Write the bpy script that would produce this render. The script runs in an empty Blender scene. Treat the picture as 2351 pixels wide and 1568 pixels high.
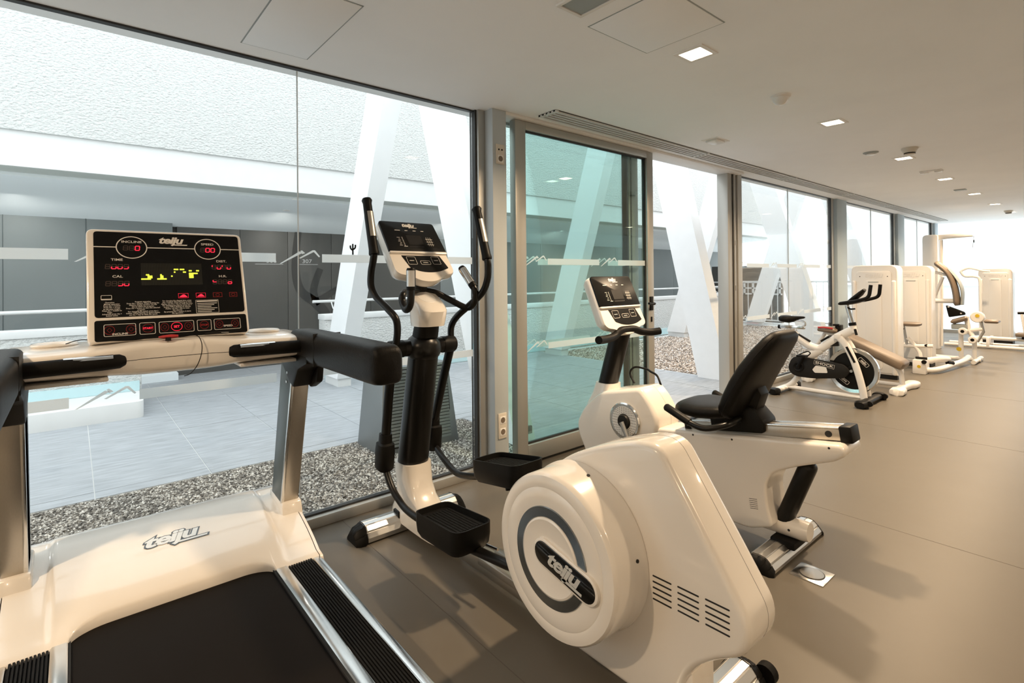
import bpy, bmesh, math, random
from mathutils import Vector, Matrix
import numpy as np
random.seed(7); rng = np.random.default_rng(7)
SC = bpy.context.scene
COL = SC.collection
PI = math.pi
H = 2.40          # ceiling height
# ------------------------------------------------------------------ camera
YAW, PITCH, ROLL = math.radians(49.853), math.radians(-0.258), math.radians(-0.522)
d = Vector((-math.sin(YAW)*math.cos(PITCH), math.cos(YAW)*math.cos(PITCH), -math.sin(PITCH)))
r = Vector((math.cos(YAW), math.sin(YAW), 0)); u = r.cross(d)
r2 = math.cos(ROLL)*r + math.sin(ROLL)*u; u2 = -math.sin(ROLL)*r + math.cos(ROLL)*u
cd = bpy.data.cameras.new('camera'); cam = bpy.data.objects.new('camera', cd); COL.objects.link(cam)
cam.matrix_world = Matrix(((r2.x, u2.x, -d.x, 2.785), (r2.y, u2.y, -d.y, 0.0), (r2.z, u2.z, -d.z, 1.3), (0, 0, 0, 1)))
cd.sensor_width = 36; cd.sensor_fit = 'HORIZONTAL'; cd.lens = 1194.72/2351*36
cd.shift_y = -(784-630.56)/2351; cd.clip_start = 0.05; cd.clip_end = 200
SC.camera = cam
# ------------------------------------------------------------------ world, exposure
wd = bpy.data.worlds.new('overcast_sky'); SC.world = wd; wd.use_nodes = True
bg = wd.node_tree.nodes['Background']; bg.inputs[0].default_value = (0.93, 0.98, 1.0, 1); bg.inputs[1].default_value = 2.4
vs = SC.view_settings; vs.view_transform = 'Standard'; vs.look = 'None'; vs.exposure = 0.17; vs.gamma = 1.0; vs.use_curve_mapping = False
LAMP_W = 40.0; LAMP_COL = (1.0, 0.74, 0.48)
# ------------------------------------------------------------------ materials
def _nt(name):
    m = bpy.data.materials.new(name); m.use_nodes = True
    return m, m.node_tree, m.node_tree.nodes['Principled BSDF']
def mat(name, col, rough=0.5, metal=0.0, coat=0.0, var=0.0, vscale=8.0, bump=0.0, bscale=60.0, emit=0.0, ecol=None, spec=0.5, stretch=None):
    m, nt, b = _nt(name); N = nt.nodes; L = nt.links
    b.inputs['Base Color'].default_value = (*col, 1); b.inputs['Roughness'].default_value = rough
    b.inputs['Metallic'].default_value = metal; b.inputs['Coat Weight'].default_value = coat; b.inputs['Coat Roughness'].default_value = 0.06
    b.inputs['Specular IOR Level'].default_value = spec
    tc = None
    if var or bump:
        tc = N.new('ShaderNodeTexCoord'); mp = N.new('ShaderNodeMapping'); L.new(tc.outputs['Object'], mp.inputs[0])
        if stretch: mp.inputs['Scale'].default_value = stretch
    if var:
        n = N.new('ShaderNodeTexNoise'); n.inputs['Scale'].default_value = vscale; n.inputs['Detail'].default_value = 6
        L.new(mp.outputs[0], n.inputs['Vector'])
        rp = N.new('ShaderNodeValToRGB'); L.new(n.outputs['Fac'], rp.inputs[0])
        rp.color_ramp.elements[0].position = 0.3; rp.color_ramp.elements[1].position = 0.7
        rp.color_ramp.elements[0].color = (*[max(0, c*(1-var)) for c in col], 1); rp.color_ramp.elements[1].color = (*[min(1, c*(1+var)) for c in col], 1)
        L.new(rp.outputs[0], b.inputs['Base Color'])
    if bump:
        n2 = N.new('ShaderNodeTexNoise'); n2.inputs['Scale'].default_value = bscale; n2.inputs['Detail'].default_value = 5
        L.new(mp.outputs[0], n2.inputs['Vector'])
        bp = N.new('ShaderNodeBump'); bp.inputs['Strength'].default_value = min(1, bump); bp.inputs['Distance'].default_value = 0.02*max(1, bump)
        L.new(n2.outputs['Fac'], bp.inputs['Height']); L.new(bp.outputs[0], b.inputs['Normal'])
    if emit:
        b.inputs['Emission Color'].default_value = (*(ecol or col), 1); b.inputs['Emission Strength'].default_value = emit
    return m
def glass_mat(name, tint, refl=0.28):
    m = bpy.data.materials.new(name); m.use_nodes = True; nt = m.node_tree; N = nt.nodes; L = nt.links
    for n in list(N): N.remove(n)
    out = N.new('ShaderNodeOutputMaterial'); mx = N.new('ShaderNodeMixShader'); t = N.new('ShaderNodeBsdfTransparent'); g = N.new('ShaderNodeBsdfGlossy')
    t.inputs[0].default_value = (*tint, 1); g.inputs['Roughness'].default_value = 0.0
    fr = N.new('ShaderNodeFresnel'); fr.inputs[0].default_value = 1.45
    mu = N.new('ShaderNodeMath'); mu.operation = 'MULTIPLY'; mu.inputs[1].default_value = refl
    L.new(fr.outputs[0], mu.inputs[0]); L.new(mu.outputs[0], mx.inputs[0]); L.new(t.outputs[0], mx.inputs[1]); L.new(g.outputs[0], mx.inputs[2]); L.new(mx.outputs[0], out.inputs[0])
    return m
def film_mat(name, alpha):
    m = bpy.data.materials.new(name); m.use_nodes = True; nt = m.node_tree; N = nt.nodes; L = nt.links
    for n in list(N): N.remove(n)
    out = N.new('ShaderNodeOutputMaterial'); mx = N.new('ShaderNodeMixShader'); t = N.new('ShaderNodeBsdfTransparent')
    ad = N.new('ShaderNodeMixShader'); df = N.new('ShaderNodeBsdfDiffuse'); tl = N.new('ShaderNodeBsdfTranslucent')
    df.inputs[0].default_value = (.9, .93, .95, 1); tl.inputs[0].default_value = (.85, .9, .92, 1); ad.inputs[0].default_value = .62
    L.new(df.outputs[0], ad.inputs[1]); L.new(tl.outputs[0], ad.inputs[2])
    mx.inputs[0].default_value = alpha; L.new(t.outputs[0], mx.inputs[1]); L.new(ad.outputs[0], mx.inputs[2]); L.new(mx.outputs[0], out.inputs[0])
    return m
def floor_mat():
    m, nt, b = _nt('linoleum'); N = nt.nodes; L = nt.links
    tc = N.new('ShaderNodeTexCoord'); n = N.new('ShaderNodeTexNoise'); n.inputs['Scale'].default_value = 1.2; n.inputs['Detail'].default_value = 5; n.inputs['Roughness'].default_value = .62
    L.new(tc.outputs['Object'], n.inputs['Vector'])
    rp = N.new('ShaderNodeValToRGB'); L.new(n.outputs['Fac'], rp.inputs[0]); e = rp.color_ramp.elements
    e[0].position = .25; e[0].color = (.120, .106, .086, 1); e[1].position = .8; e[1].color = (.140, .124, .101, 1)
    L.new(rp.outputs[0], b.inputs['Base Color'])
    b.inputs['Roughness'].default_value = .37; b.inputs['Specular IOR Level'].default_value = .24
    return m
def stone_mat(nm='gravel_stone', k=(1.25, 1.25, 1.25)):
    m, nt, b = _nt(nm); N = nt.nodes; L = nt.links
    g = N.new('ShaderNodeNewGeometry'); rp = N.new('ShaderNodeValToRGB'); L.new(g.outputs['Random Per Island'], rp.inputs[0])
    e = rp.color_ramp.elements; e[0].color = (.06, .055, .05, 1); e[1].color = (.62, .60, .56, 1)
    kk = e.new(.45); kk.color = (.20, .185, .165, 1); kk = e.new(.75); kk.color = (.38, .36, .33, 1)
    for q in e: q.color = (*[min(.85, q.color[i]*k[i]) for i in range(3)], 1)
    L.new(rp.outputs[0], b.inputs['Base Color']); b.inputs['Roughness'].default_value = .85
    return m
M = dict(
    wall=mat('interior_plaster', (.86, .85, .83), .8), ceil=mat('ceiling_plaster', (.92, .935, .95), .85, var=.02, vscale=2),
    alu=mat('anodised_aluminium', (.43, .42, .39), .42, .55), alud=mat('dark_gasket', (.02, .02, .02), .5),
    colm=mat('grey_column_paint', (.46, .50, .52), .5), floor=floor_mat(), seam=mat('floor_seam', (.09, .075, .06), .6),
    glass=glass_mat('clear_glass', (.975, .99, .988)), gglass=glass_mat('green_tinted_glass', (.87, .972, .957)), film=film_mat('frosted_film', .85), colb=mat('daylight_tinted_column_paint', (.40, .48, .53), .5),  # colb: cool daylight on the far columns, put into their colour
    rough=mat('rough_white_plaster', (.66, .67, .66), .9, bump=1.6, bscale=48, var=.06, vscale=55, stretch=(1, .7, 1.25)), white=mat('smooth_white_render', (.70, .71, .71), .8, var=.02),
    tile=mat('grey_paving_tile', (.37, .392, .42), .55, var=.16, vscale=6, stretch=(5, .8, 1)), grout=mat('tile_grout', (.72, .73, .72), .9),
    stone=stone_mat(), stone2=stone_mat('flare_whitened_pink_gravel', (2.1, 1.85, 1.7)), soil=mat('gravel_bed', (.16, .15, .135), .95, var=.5, vscale=90), cyan=mat('pale_blue_glass_edge', (.50, .70, .74), .2, coat=.5),  # stone2: pinkish gravel, its colour whitened to imitate flare
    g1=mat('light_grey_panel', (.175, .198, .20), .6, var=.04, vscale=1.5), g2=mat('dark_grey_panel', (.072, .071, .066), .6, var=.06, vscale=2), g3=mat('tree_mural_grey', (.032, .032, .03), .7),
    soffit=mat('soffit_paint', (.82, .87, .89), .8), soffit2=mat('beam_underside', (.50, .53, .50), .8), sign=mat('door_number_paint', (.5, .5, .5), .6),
    colw=mat('white_concrete_column', (.88, .89, .90), .8, var=.015), ring=mat('dark_chrome', (.34, .37, .39), .22, .95),
    alus=mat('satin_aluminium', (.66, .66, .65), .3, 1.0),
    planter=mat('slatted_metal', (.22, .235, .24), .45, .5), dark=mat('dark_gap', (.012, .012, .012), .8),
    plastic=mat('glossy_white_plastic', (.80, .752, .688), .22, coat=.6), plasticm=mat('satin_white_enamel', (.78, .76, .73), .38, coat=.2),
    black=mat('black_plastic', (.006, .0056, .005), .45, spec=.16), blackg=mat('black_enamel', (.006, .0056, .005), .30, spec=.28), rubber=mat('black_rubber', (.007, .0066, .006), .62, spec=.12, bump=.15, bscale=500),
    belt=mat('running_belt', (.0085, .007, .006), .75, spec=.1, bump=.12, bscale=900), chrome=mat('chrome', (.72, .72, .71), .12, 1.0), brushed=mat('brushed_steel', (.48, .45, .40), .34, .9, var=.03, vscale=60, stretch=(6, 6, .15)),
    alup=mat('polished_aluminium', (.68, .68, .67), .2, 1.0), slate=mat('slate_grey_enamel', (.055, .075, .08), .4), steel=mat('steel', (.45, .45, .44), .35, .9),
    panel=mat('console_black_glass', (.004, .004, .004), .3, spec=.2), print=mat('white_print', (.80, .76, .70), .5), dim=mat('dim_print', (.07, .045, .035), .5),
    red=mat('lit_red_led', (.7, .02, .04), .4, emit=1.0, ecol=(1, .02, .06)), redd=mat('red_print', (.42, .015, .015), .5), led=mat('lit_yellow_led', (.8, .9, .1), .4, emit=1.0, ecol=(.72, .85, .05)), leddim=mat('unlit_led', (.022, .022, .014), .5),
    tan=mat('brown_vinyl', (.165, .125, .09), .45, var=.05, bump=.1, bscale=200), vinyl=mat('black_vinyl', (.0065, .0058, .005), .45, spec=.14, bump=.1, bscale=220), redv=mat('red_strap', (.45, .03, .03), .5),
    cream=mat('cream_socket', (.62, .57, .49), .4), yellow=mat('yellow_sticker', (.6, .42, .02), .5), lampw=mat('lamp_trim_white', (.8, .78, .75), .5), grille=mat('grille_white', (.66, .67, .66), .5), diff=mat('air_diffuser_grey', (.33, .36, .36), .5),
    silver=mat('silver_letters', (.70, .69, .66), .35, .35), badge=mat('black_badge', (.006, .006, .006), .15, coat=.6), shrub=mat('dark_leaf', (.02, .04, .03), .6), orange=mat('amber_panel', (.5, .32, .1), .6), dgrey=mat('dark_grey_plastic', (.013, .012, .011), .45, spec=.2),
)
# ------------------------------------------------------------------ mesh helpers
ORG = [Vector((0, 0, 0))]
def ring(c, a, b, ra, rb, n=20, p=2.0, t0=0.0):
    c, a, b = Vector(c), Vector(a), Vector(b); out = []
    for i in range(n):
        t = t0+2*PI*i/n; ct, st = math.cos(t), math.sin(t)
        out.append(c+a*(ra*math.copysign(abs(ct)**(2/p), ct))+b*(rb*math.copysign(abs(st)**(2/p), st)))
    return out
def smooth_path(pts, k=6):
    P = [Vector(p) for p in pts]; out = []
    for i in range(len(P)-1):
        p0 = P[max(i-1, 0)]; p1 = P[i]; p2 = P[i+1]; p3 = P[min(i+2, len(P)-1)]
        for j in range(k):
            t = j/k
            out.append(0.5*((2*p1)+(p2-p0)*t+(2*p0-5*p1+4*p2-p3)*t*t+(3*p1-p0-3*p2+p3)*t**3))
    out.append(P[-1]); return out
def fillet(pts, rad, k=5):
    P = [Vector(p) for p in pts]; out = [P[0]]
    for i in range(1, len(P)-1):
        a = (P[i-1]-P[i]); b = (P[i+1]-P[i]); ra = min(rad, a.length*.48, b.length*.48)
        s = P[i]+a.normalized()*ra; e = P[i]+b.normalized()*ra
        for j in range(k+1):
            t = j/k; out.append(s*(1-t)**2+P[i]*2*t*(1-t)+e*t*t)
    out.append(P[-1]); return out
def round_poly(poly, rad, k=5):
    n = len(poly); out = []
    for i in range(n):
        p = Vector(poly[i]).to_3d(); a = Vector(poly[i-1]).to_3d()-p; b = Vector(poly[(i+1) % n]).to_3d()-p
        rr = rad[i] if isinstance(rad, (list, tuple)) else rad
        rr = min(rr, a.length*.49, b.length*.49)
        s = p+a.normalized()*rr; e = p+b.normalized()*rr
        if rr < 1e-6: out.append((p.x, p.y)); continue
        for j in range(k+1):
            t = j/k; q = s*(1-t)**2+p*2*t*(1-t)+e*t*t; out.append((q.x, q.y))
    return out
class S:
    def __init__(s): s.bm = bmesh.new()
    def vs(s, pts): return [s.bm.verts.new(Vector(p)-ORG[0]) for p in pts]
    def poly(s, pts):
        try: s.bm.faces.new(s.vs(pts))
        except ValueError: pass
        return s
    def box(s, x0, x1, y0, y1, z0, z1):
        return s.loft([[(x0, y0, z0), (x1, y0, z0), (x1, y1, z0), (x0, y1, z0)], [(x0, y0, z1), (x1, y0, z1), (x1, y1, z1), (x0, y1, z1)]])
    def obox(s, c, a, b, n, sa, sb, sn):
        c, a, b, n = Vector(c), Vector(a).normalized(), Vector(b).normalized(), Vector(n).normalized()
        return s.loft([[c+a*i*sa/2+b*j*sb/2+n*k*sn/2 for i, j in ((-1, -1), (1, -1), (1, 1), (-1, 1))] for k in (-1, 1)])
    def loft(s, rings, cap=True, closed=False):
        R = [s.vs(q) for q in rings]; n = len(R[0]); m = len(R)
        for i in range(m if closed else m-1):
            A, B = R[i], R[(i+1) % m]
            for j in range(n):
                try: s.bm.faces.new((A[j], A[(j+1) % n], B[(j+1) % n], B[j]))
                except ValueError: pass
        if cap and not closed:
            s.bm.faces.new(R[0][::-1]); s.bm.faces.new(R[-1])
        return s
    def grid(s, rows):
        R = [s.vs(q) for q in rows]
        for i in range(len(R)-1):
            for j in range(len(R[0])-1): s.bm.faces.new((R[i][j], R[i][j+1], R[i+1][j+1], R[i+1][j]))
        return s
    def cyl(s, p, q, r0, r1=None, n=20):
        p, q = Vector(p), Vector(q); ax = (q-p).normalized(); a = ax.orthogonal().normalized(); b = ax.cross(a)
        return s.loft([ring(p, a, b, r0, r0, n), ring(q, a, b, r1 or r0, r1 or r0, n)])
    def tube(s, pts, rad, n=12, cap=True, closed=False, flat=None):
        P = [Vector(p) for p in pts]; m = len(P); rings = []; a = None
        for i in range(m):
            if closed: t = (P[(i+1) % m]-P[i-1]).normalized()
            else: t = (P[min(i+1, m-1)]-P[max(i-1, 0)]).normalized()
            if a is None: a = (Vector(flat) if flat else t.orthogonal())
            a = (a-t*a.dot(t)).normalized(); b = t.cross(a)
            rr = rad[i] if isinstance(rad, (list, tuple)) else rad
            ra, rb = rr if isinstance(rr, tuple) else (rr, rr)
            rings.append(ring(P[i], a, b, ra, rb, n))
        return s.loft(rings, cap, closed)
    def prism(s, poly, ax, a, b):
        f = {'x': lambda p, t: (t, p[0], p[1]), 'y': lambda p, t: (p[0], t, p[1]), 'z': lambda p, t: (p[0], p[1], t)}[ax]
        return s.loft([[f(p, a) for p in poly], [f(p, b) for p in poly]])
    def sphere(s, c, ra, rb=None, rc=None, n=20, m=12):
        rb = rb or ra; rc = rc or ra; c = Vector(c)
        return s.loft([[c+Vector((ra*math.sin(t)*math.cos(2*PI*j/n), rb*math.sin(t)*math.sin(2*PI*j/n), rc*math.cos(t))) for j in range(n)] for t in [PI*(.02+.96*i/m) for i in range(m+1)]])
    def lathe(s, c, ax, prof, n=32, a=None, hole=False):
        ax = Vector(ax).normalized(); a = Vector(a) if a else ax.orthogonal().normalized(); b = ax.cross(a); c = Vector(c)
        return s.loft([ring(c+ax*h, a, b, max(rr, 1e-4), max(rr, 1e-4), n) for rr, h in prof], not hole, hole)
    def obj(s, name, m, parent=None, bevel=0, seg=2, ang=40, flat=False, kind=None):
        bm = s.bm
        bmesh.ops.recalc_face_normals(bm, faces=bm.faces)
        if bevel:
            es = [e for e in bm.edges if len(e.link_faces) == 2 and e.calc_face_angle(0) > math.radians(30)]
            bmesh.ops.bevel(bm, geom=es, offset=bevel, segments=seg, profile=.5, affect='EDGES', clamp_overlap=True)
        me = bpy.data.meshes.new(name); bm.to_mesh(me); bm.free()
        if not flat:
            me.shade_smooth(); me.set_sharp_from_angle(angle=math.radians(ang))
        me.materials.append(M[m] if isinstance(m, str) else m)
        o = bpy.data.objects.new(name, me); COL.objects.link(o)
        if parent:
            o.parent = parent
            if parent.type == 'MESH': o.location = (0, 0, 0)
        else: o.location = ORG[0]
        if kind: o['kind'] = kind
        return o
def thing(name, label, cat, loc=(0, 0, 0), group=None):
    o = bpy.data.objects.new(name, None); COL.objects.link(o); o.location = loc; o.empty_display_size = .1
    o['label'] = label; o['category'] = cat
    if group: o['group'] = group
    ORG[0] = Vector(loc); return o
def done(): ORG[0] = Vector((0, 0, 0))
def tag(o, label, cat, group=None):
    o['label'] = label; o['category'] = cat
    if group: o['group'] = group
    return o
def struct(o): o['kind'] = 'structure'; return o
_tc = {}
def text_faces(body, bold=0.0, shear=0.0, spacing=1.0):
    key = (body, bold, shear, spacing)
    if key in _tc: return _tc[key]
    c = bpy.data.curves.new('t', 'FONT'); c.body = body; c.size = 1; c.align_x = 'CENTER'; c.align_y = 'CENTER'; c.offset = bold; c.shear = shear; c.space_character = spacing; c.resolution_u = 3
    o = bpy.data.objects.new('t', c); COL.objects.link(o); dg = bpy.context.evaluated_depsgraph_get(); dg.update()
    me = bpy.data.meshes.new_from_object(o.evaluated_get(dg))
    res = ([v.co.copy() for v in me.vertices], [list(p.vertices) for p in me.polygons])
    bpy.data.objects.remove(o); bpy.data.curves.remove(c); bpy.data.meshes.remove(me); _tc[key] = res; return res
class Face:
    """flat printing on a plane: origin = lower left corner, u to the right, v up; coordinates as fractions of (w, h)"""
    def __init__(s, o, u, v, w, h, lift=.0008):
        s.o, s.u, s.v = Vector(o), Vector(u).normalized(), Vector(v).normalized(); s.n = s.u.cross(s.v); s.w, s.h, s.l = w, h, lift
    def P(s, a, b, k=1): return s.o+s.u*a*s.w+s.v*b*s.h+s.n*s.l*k
    def rect(s, S_, a0, b0, a1, b1, k=1): return S_.poly([s.P(a0, b0, k), s.P(a1, b0, k), s.P(a1, b1, k), s.P(a0, b1, k)])
    def rrect(s, S_, a0, b0, a1, b1, rad, k=1):
        pl = round_poly([(a0*s.w, b0*s.h), (a1*s.w, b0*s.h), (a1*s.w, b1*s.h), (a0*s.w, b1*s.h)], rad)
        return S_.poly([s.P(x/s.w, y/s.h, k) for x, y in pl])
    def outline(s, S_, pts, t, k=1):
        P = [Vector((a*s.w, b*s.h)) for a, b in pts]; n = len(P); c = sum(P, Vector((0, 0)))/n
        ins = []
        for i in range(n):
            e1 = (P[i]-P[i-1]).normalized(); e2 = (P[(i+1) % n]-P[i]).normalized(); nn = Vector((-(e1+e2).y, (e1+e2).x)).normalized()
            ins.append(P[i]+nn*t)
        A = S_.vs([s.P(p.x/s.w, p.y/s.h, k) for p in P]); B = S_.vs([s.P(p.x/s.w, p.y/s.h, k) for p in ins])
        for i in range(n): S_.bm.faces.new((A[i], A[(i+1) % n], B[(i+1) % n], B[i]))
        return S_
    def rout(s, S_, a0, b0, a1, b1, rad, t, k=1):
        pl = round_poly([(a0*s.w, b0*s.h), (a1*s.w, b0*s.h), (a1*s.w, b1*s.h), (a0*s.w, b1*s.h)], rad)
        return s.outline(S_, [(x/s.w, y/s.h) for x, y in pl], t, k)
    def ell(s, S_, a, b, ra, rb, t=None, k=1, n=40):
        pts = [(a+ra*math.cos(2*PI*i/n), b+rb*math.sin(2*PI*i/n)) for i in range(n)]
        if t: return s.outline(S_, pts, t, k)
        return S_.poly([s.P(x, y, k) for x, y in pts])
    def text(s, S_, body, a, b, size, bold=0.0, shear=0.0, sx=1.0, k=1, spacing=1.0):
        vv, ff = text_faces(body, bold, shear, spacing); c = s.P(a, b, k)
        W_ = S_.vs([c+s.u*v.x*size*sx+s.v*v.y*size for v in vv])
        for f in ff:
            try: S_.bm.faces.new([W_[i] for i in f])
            except ValueError: pass
        return S_
    def logo(s, S_, a, b, size, k=1, bar=True):
        s.text(S_, 'teiju', a, b, size, .035, .28, 1.25, k, .92)
        w = size*1.25/s.w; h = size/s.h
        if bar: S_.poly([s.P(a+.22*w, b-.50*h, k), s.P(a+1.10*w, b-.50*h, k), s.P(a+1.14*w, b-.39*h, k), s.P(a+.26*w, b-.39*h, k)])
        return S_
SEG = {'a': (0, 1, 1, 1), 'b': (1, .5, 1, 1), 'c': (1, 0, 1, .5), 'd': (0, 0, 1, 0), 'e': (0, 0, 0, .5), 'f': (0, .5, 0, 1), 'g': (0, .5, 1, .5)}
def seg7(F, S_, a, b, w, h, segs, t=.16):
    for c in segs:
        x0, y0, x1, y1 = SEG[c]; sl = .12
        A = (a+(x0+sl*y0)*w, b+y0*h); B = (a+(x1+sl*y1)*w, b+y1*h); tw = t*w*.5; th = t*w*F.w/F.h*.5
        if y0 == y1: S_.poly([F.P(A[0]+tw*.4, A[1]-th), F.P(B[0]-tw*.4, B[1]-th), F.P(B[0]-tw*.4, B[1]+th), F.P(A[0]+tw*.4, A[1]+th)])
        else: S_.poly([F.P(A[0]-tw, A[1]+th*.4), F.P(A[0]+tw, A[1]+th*.4), F.P(B[0]+tw, B[1]-th*.4), F.P(B[0]-tw, B[1]-th*.4)])
# ------------------------------------------------------------------ room shell
XR, YB, YF = 6.2, -3.0, 14.75
fl = struct(S().box(-.05, XR, YB, YF, -.12, 0).obj('floor', 'floor'))
for yy in (-1.0, 1.1, 3.18, 5.25, 7.3, 9.4, 11.5, 13.5): S().box(.05, XR, yy-.0012, yy+.0012, -.001, .0006).obj('floor_joint', 'seam', fl)
ce = struct(S().box(-.12, XR+.15, YB-.15, YF+.1, H, H+.2).obj('ceiling', 'ceil'))
struct(S().box(XR, XR+.15, YB-.15, YF, -.12, H).obj('wall_right', 'wall'))
struct(S().box(-.05, XR, YB-.15, YB, -.12, H).obj('wall_back', 'wall'))
# film bands + mountain marks on a glazed bay, kept inside [a, b]
def films(par, x, a, b):
    k = -6
    while .003+.8*k < b+.8:
        lo, hi = max(a+.01, .219+.8*k), min(b-.01, .785+.8*k)
        for z0 in (1.387, .782):
            if hi-lo > .02: S().box(x, x+.0012, lo, hi, z0, z0+.044).obj('film_band', 'film', par)
            l0 = .003+.8*k
            if l0 > a and l0+.21 < b:
                q = lambda s, t: (x+.001, l0+s*.205, z0-.008+t*.07)
                m_ = S()
                m_.loft([[q(0, 0), q(.04, .0), q(.55, .80), q(.48, .92)], [(p[0]+.001, p[1], p[2]) for p in (q(0, 0), q(.04, .0), q(.55, .80), q(.48, .92))]])
                m_.loft([[q(.50, .95), q(.54, 1.0), q(.62, .80), q(.545, .72)], [(p[0]+.001, p[1], p[2]) for p in (q(.50, .95), q(.54, 1.0), q(.62, .80), q(.545, .72))]])
                pl = [q(.46, .42), q(.50, .38), q(.84, .90), q(.97, .50), q(1.0, .56), q(.87, 1.03), q(.81, 1.03)]
                m_.loft([pl, [(p[0]+.001, p[1], p[2]) for p in pl]])
                m_.obj('mountain_mark', 'film', par)
        k += 1
wn = [0]
def window(a, b, joints=(), g='glass', z0=.055, top=.009):
    wn[0] += 1
    w = struct(S().box(-.05, .045, a, b, 0, z0).obj('window_%d' % wn[0], 'alu', bevel=.004))
    S().box(-.02, .012, a, b, z0-.002, z0+.010).obj('gasket', 'alud', w)
    S().box(-.02, .012, a, b, H-top, H).obj('gasket', 'alud', w)
    ys = [a]+list(joints)+[b]
    for i in range(len(ys)-1):
        S().box(-.012, 0, ys[i]+(.0015 if i else 0), ys[i+1]-(.0015 if i < len(ys)-2 else 0), z0, H-.004).obj('pane', g, w)
    for j in joints: S().box(-.012, .001, j-.0015, j+.0015, z0, H-.016).obj('pane_joint', 'grille', w)
    films(w, .001, a, b); return w
window(YB, 2.015, (-.95, .897)); window(5.60, 8.40, (6.95,)); window(9.0, 11.5, (10.25,)); window(12.1, 14.36, (13.2,))
tn = [0]
def trim(s, m='alu', bev=.003):
    tn[0] += 1; return struct(s.obj('trim_%d' % tn[0], m, bevel=bev))
for a, b, c0, c1 in ((2.018, 2.095, 2.085, 2.20), (8.40, 8.49, 8.52, 8.92), (11.5, 11.6, 11.62, 12.04), (14.36, 14.45, 14.46, YF)):
    n_ = c0 < 3; t = trim(S().box(-.05, .05 if n_ else .012, a+.012, b, 0, H)); S().box(-.03, .03 if n_ else .008, a, a+.012, .0, H).obj('gasket', 'alud', t)
    t = trim(S().box(-.05, .13 if n_ else .05, c0, c1, 0, H), 'colm' if n_ else 'colb', .004)
# door bay: fixed tinted pane, its post, jamb posts, sliding leaf parked in front of it
w = struct(S().box(-.05, .03, 2.2, 3.82, 0, .05).obj('window_%d' % (wn[0]+1), 'alu')); wn[0] += 1
S().box(-.035, -.025, 2.2, 3.68, .05, H).obj('pane', 'gglass', w); S().box(-.05, .0, 2.2, 3.82, H-.04, H).obj('head_rail', 'alu', w)
pst = S().box(-.06, .0, 3.665, 3.81, .05, H).obj('post', 'alu', w, bevel=.004); S().box(-.065, .004, 3.70, 3.715, .05, H-.04).obj('groove', 'alud', pst); S().box(-.065, .004, 3.665, 3.672, .05, H-.04).obj('groove', 'alud', pst)
films(w, -.024, 2.36, 3.66)
t = trim(S().box(-.06, .06, 5.29, 5.38, 0, H)); S().box(-.05, .062, 5.385, 5.40, 0, H).obj('groove', 'alud', t)
for y0, y1, x1 in ((5.40, 5.43, .075), (5.435, 5.47, .06), (5.475, 5.50, .075)): S().box(-.05, x1, y0, y1, 0, H).obj('jamb_strip', 'alup' if x1 < .07 else 'alu', t, bevel=.003)
for zz in (.75, 1.14, 1.62): S().cyl((.07, 5.415, zz), (.07, 5.415, zz+.05), .012).obj('hinge', 'steel', t)
trim(S().box(-.05, .06, 5.505, 5.60, 0, H))
trim(S().box(-.06, .12, 3.82, 5.29, .0, .012), 'alu'); trim(S().box(-.05, .13, 2.2, 5.5, H-.022, H), 'lampw')
dl = struct(S().box(.045, .105, 2.30, 2.395, .02, 2.375).obj('door_1', 'alu', bevel=.004))
for nm, q in (('stile', (.045, .105, 3.80, 3.885, .02, 2.375)), ('top_rail', (.045, .105, 2.395, 3.80, 2.32, 2.375)), ('bottom_rail', (.045, .105, 2.395, 3.80, .02, .137))):
    S().box(*q).obj(nm, 'alu', dl, bevel=.004)
S().box(.07, .08, 2.39, 3.805, .13, 2.325).obj('pane', 'gglass', dl)
for q in ((.066, .084, 2.395, 3.80, .137, .150), (.066, .084, 2.395, 3.80, 2.308, 2.32), (.066, .084, 3.788, 3.80, .137, 2.32)): S().box(*q).obj('gasket', 'alud', dl)
films(dl, .081, 2.395, 3.80)
hd = S().box(.105, .115, 3.815, 3.86, 1.0, 1.12).obj('handle', 'black', dl, bevel=.003)
S().tube(fillet([(.115, 3.838, 1.06), (.15, 3.838, 1.06), (.15, 3.80, 1.055), (.16, 3.73, 1.065)], .015), .010).obj('lever', 'black', hd)
S().box(.105, .112, 3.832, 3.85, .90, .945).obj('keyhole_plate', 'black', dl, bevel=.003)
# far glazed end wall
w = struct(S().box(.1, XR, YF-.05, YF+.05, 0, .06).obj('window_%d' % (wn[0]+1), 'alu'))
for a in range(4): S().box(.1+1.5*a, .1+1.5*(a+1)-.004, YF, YF+.012, .06, H).obj('pane', 'glass', w)
# ------------------------------------------------------------------ ceiling fixtures
def downlight(x, y, i):
    t = thing('recessed_downlight', ['square warm downlight lit over the recumbent bike', 'square lit downlight past the dome motion sensor', 'square lit downlight beside the tall smoke detector', 'square lit downlight next to the emergency light strip', 'square lit downlight beside the flat grey ceiling fitting'][i] if i < 5 else 'small square lit downlight in the far part of the ceiling row', 'ceiling light', (x, y, H), 'lit downlights in a row')
    f = S(); o_, i_ = .078, .058
    for q in ((-o_, o_, -o_, -i_), (-o_, o_, i_, o_), (-o_, -i_, -i_, i_), (i_, o_, -i_, i_)): f.box(x+q[0], x+q[1], y+q[2], y+q[3], H-.005, H+.002)
    f.obj('trim', 'lampw', t); S().box(x-i_, x+i_, y-i_, y+i_, H-.002, H).obj('diffuser', M_LAMP, t); done()
    l = bpy.data.lights.new('downlight', 'AREA'); l.shape = 'SQUARE'; l.size = .11; l.energy = LAMP_W; l.color = LAMP_COL; l.spread = math.radians(150)
    lo = bpy.data.objects.new('downlight_lamp', l); COL.objects.link(lo); lo.location = (x, y, H-.0035); return t
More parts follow.
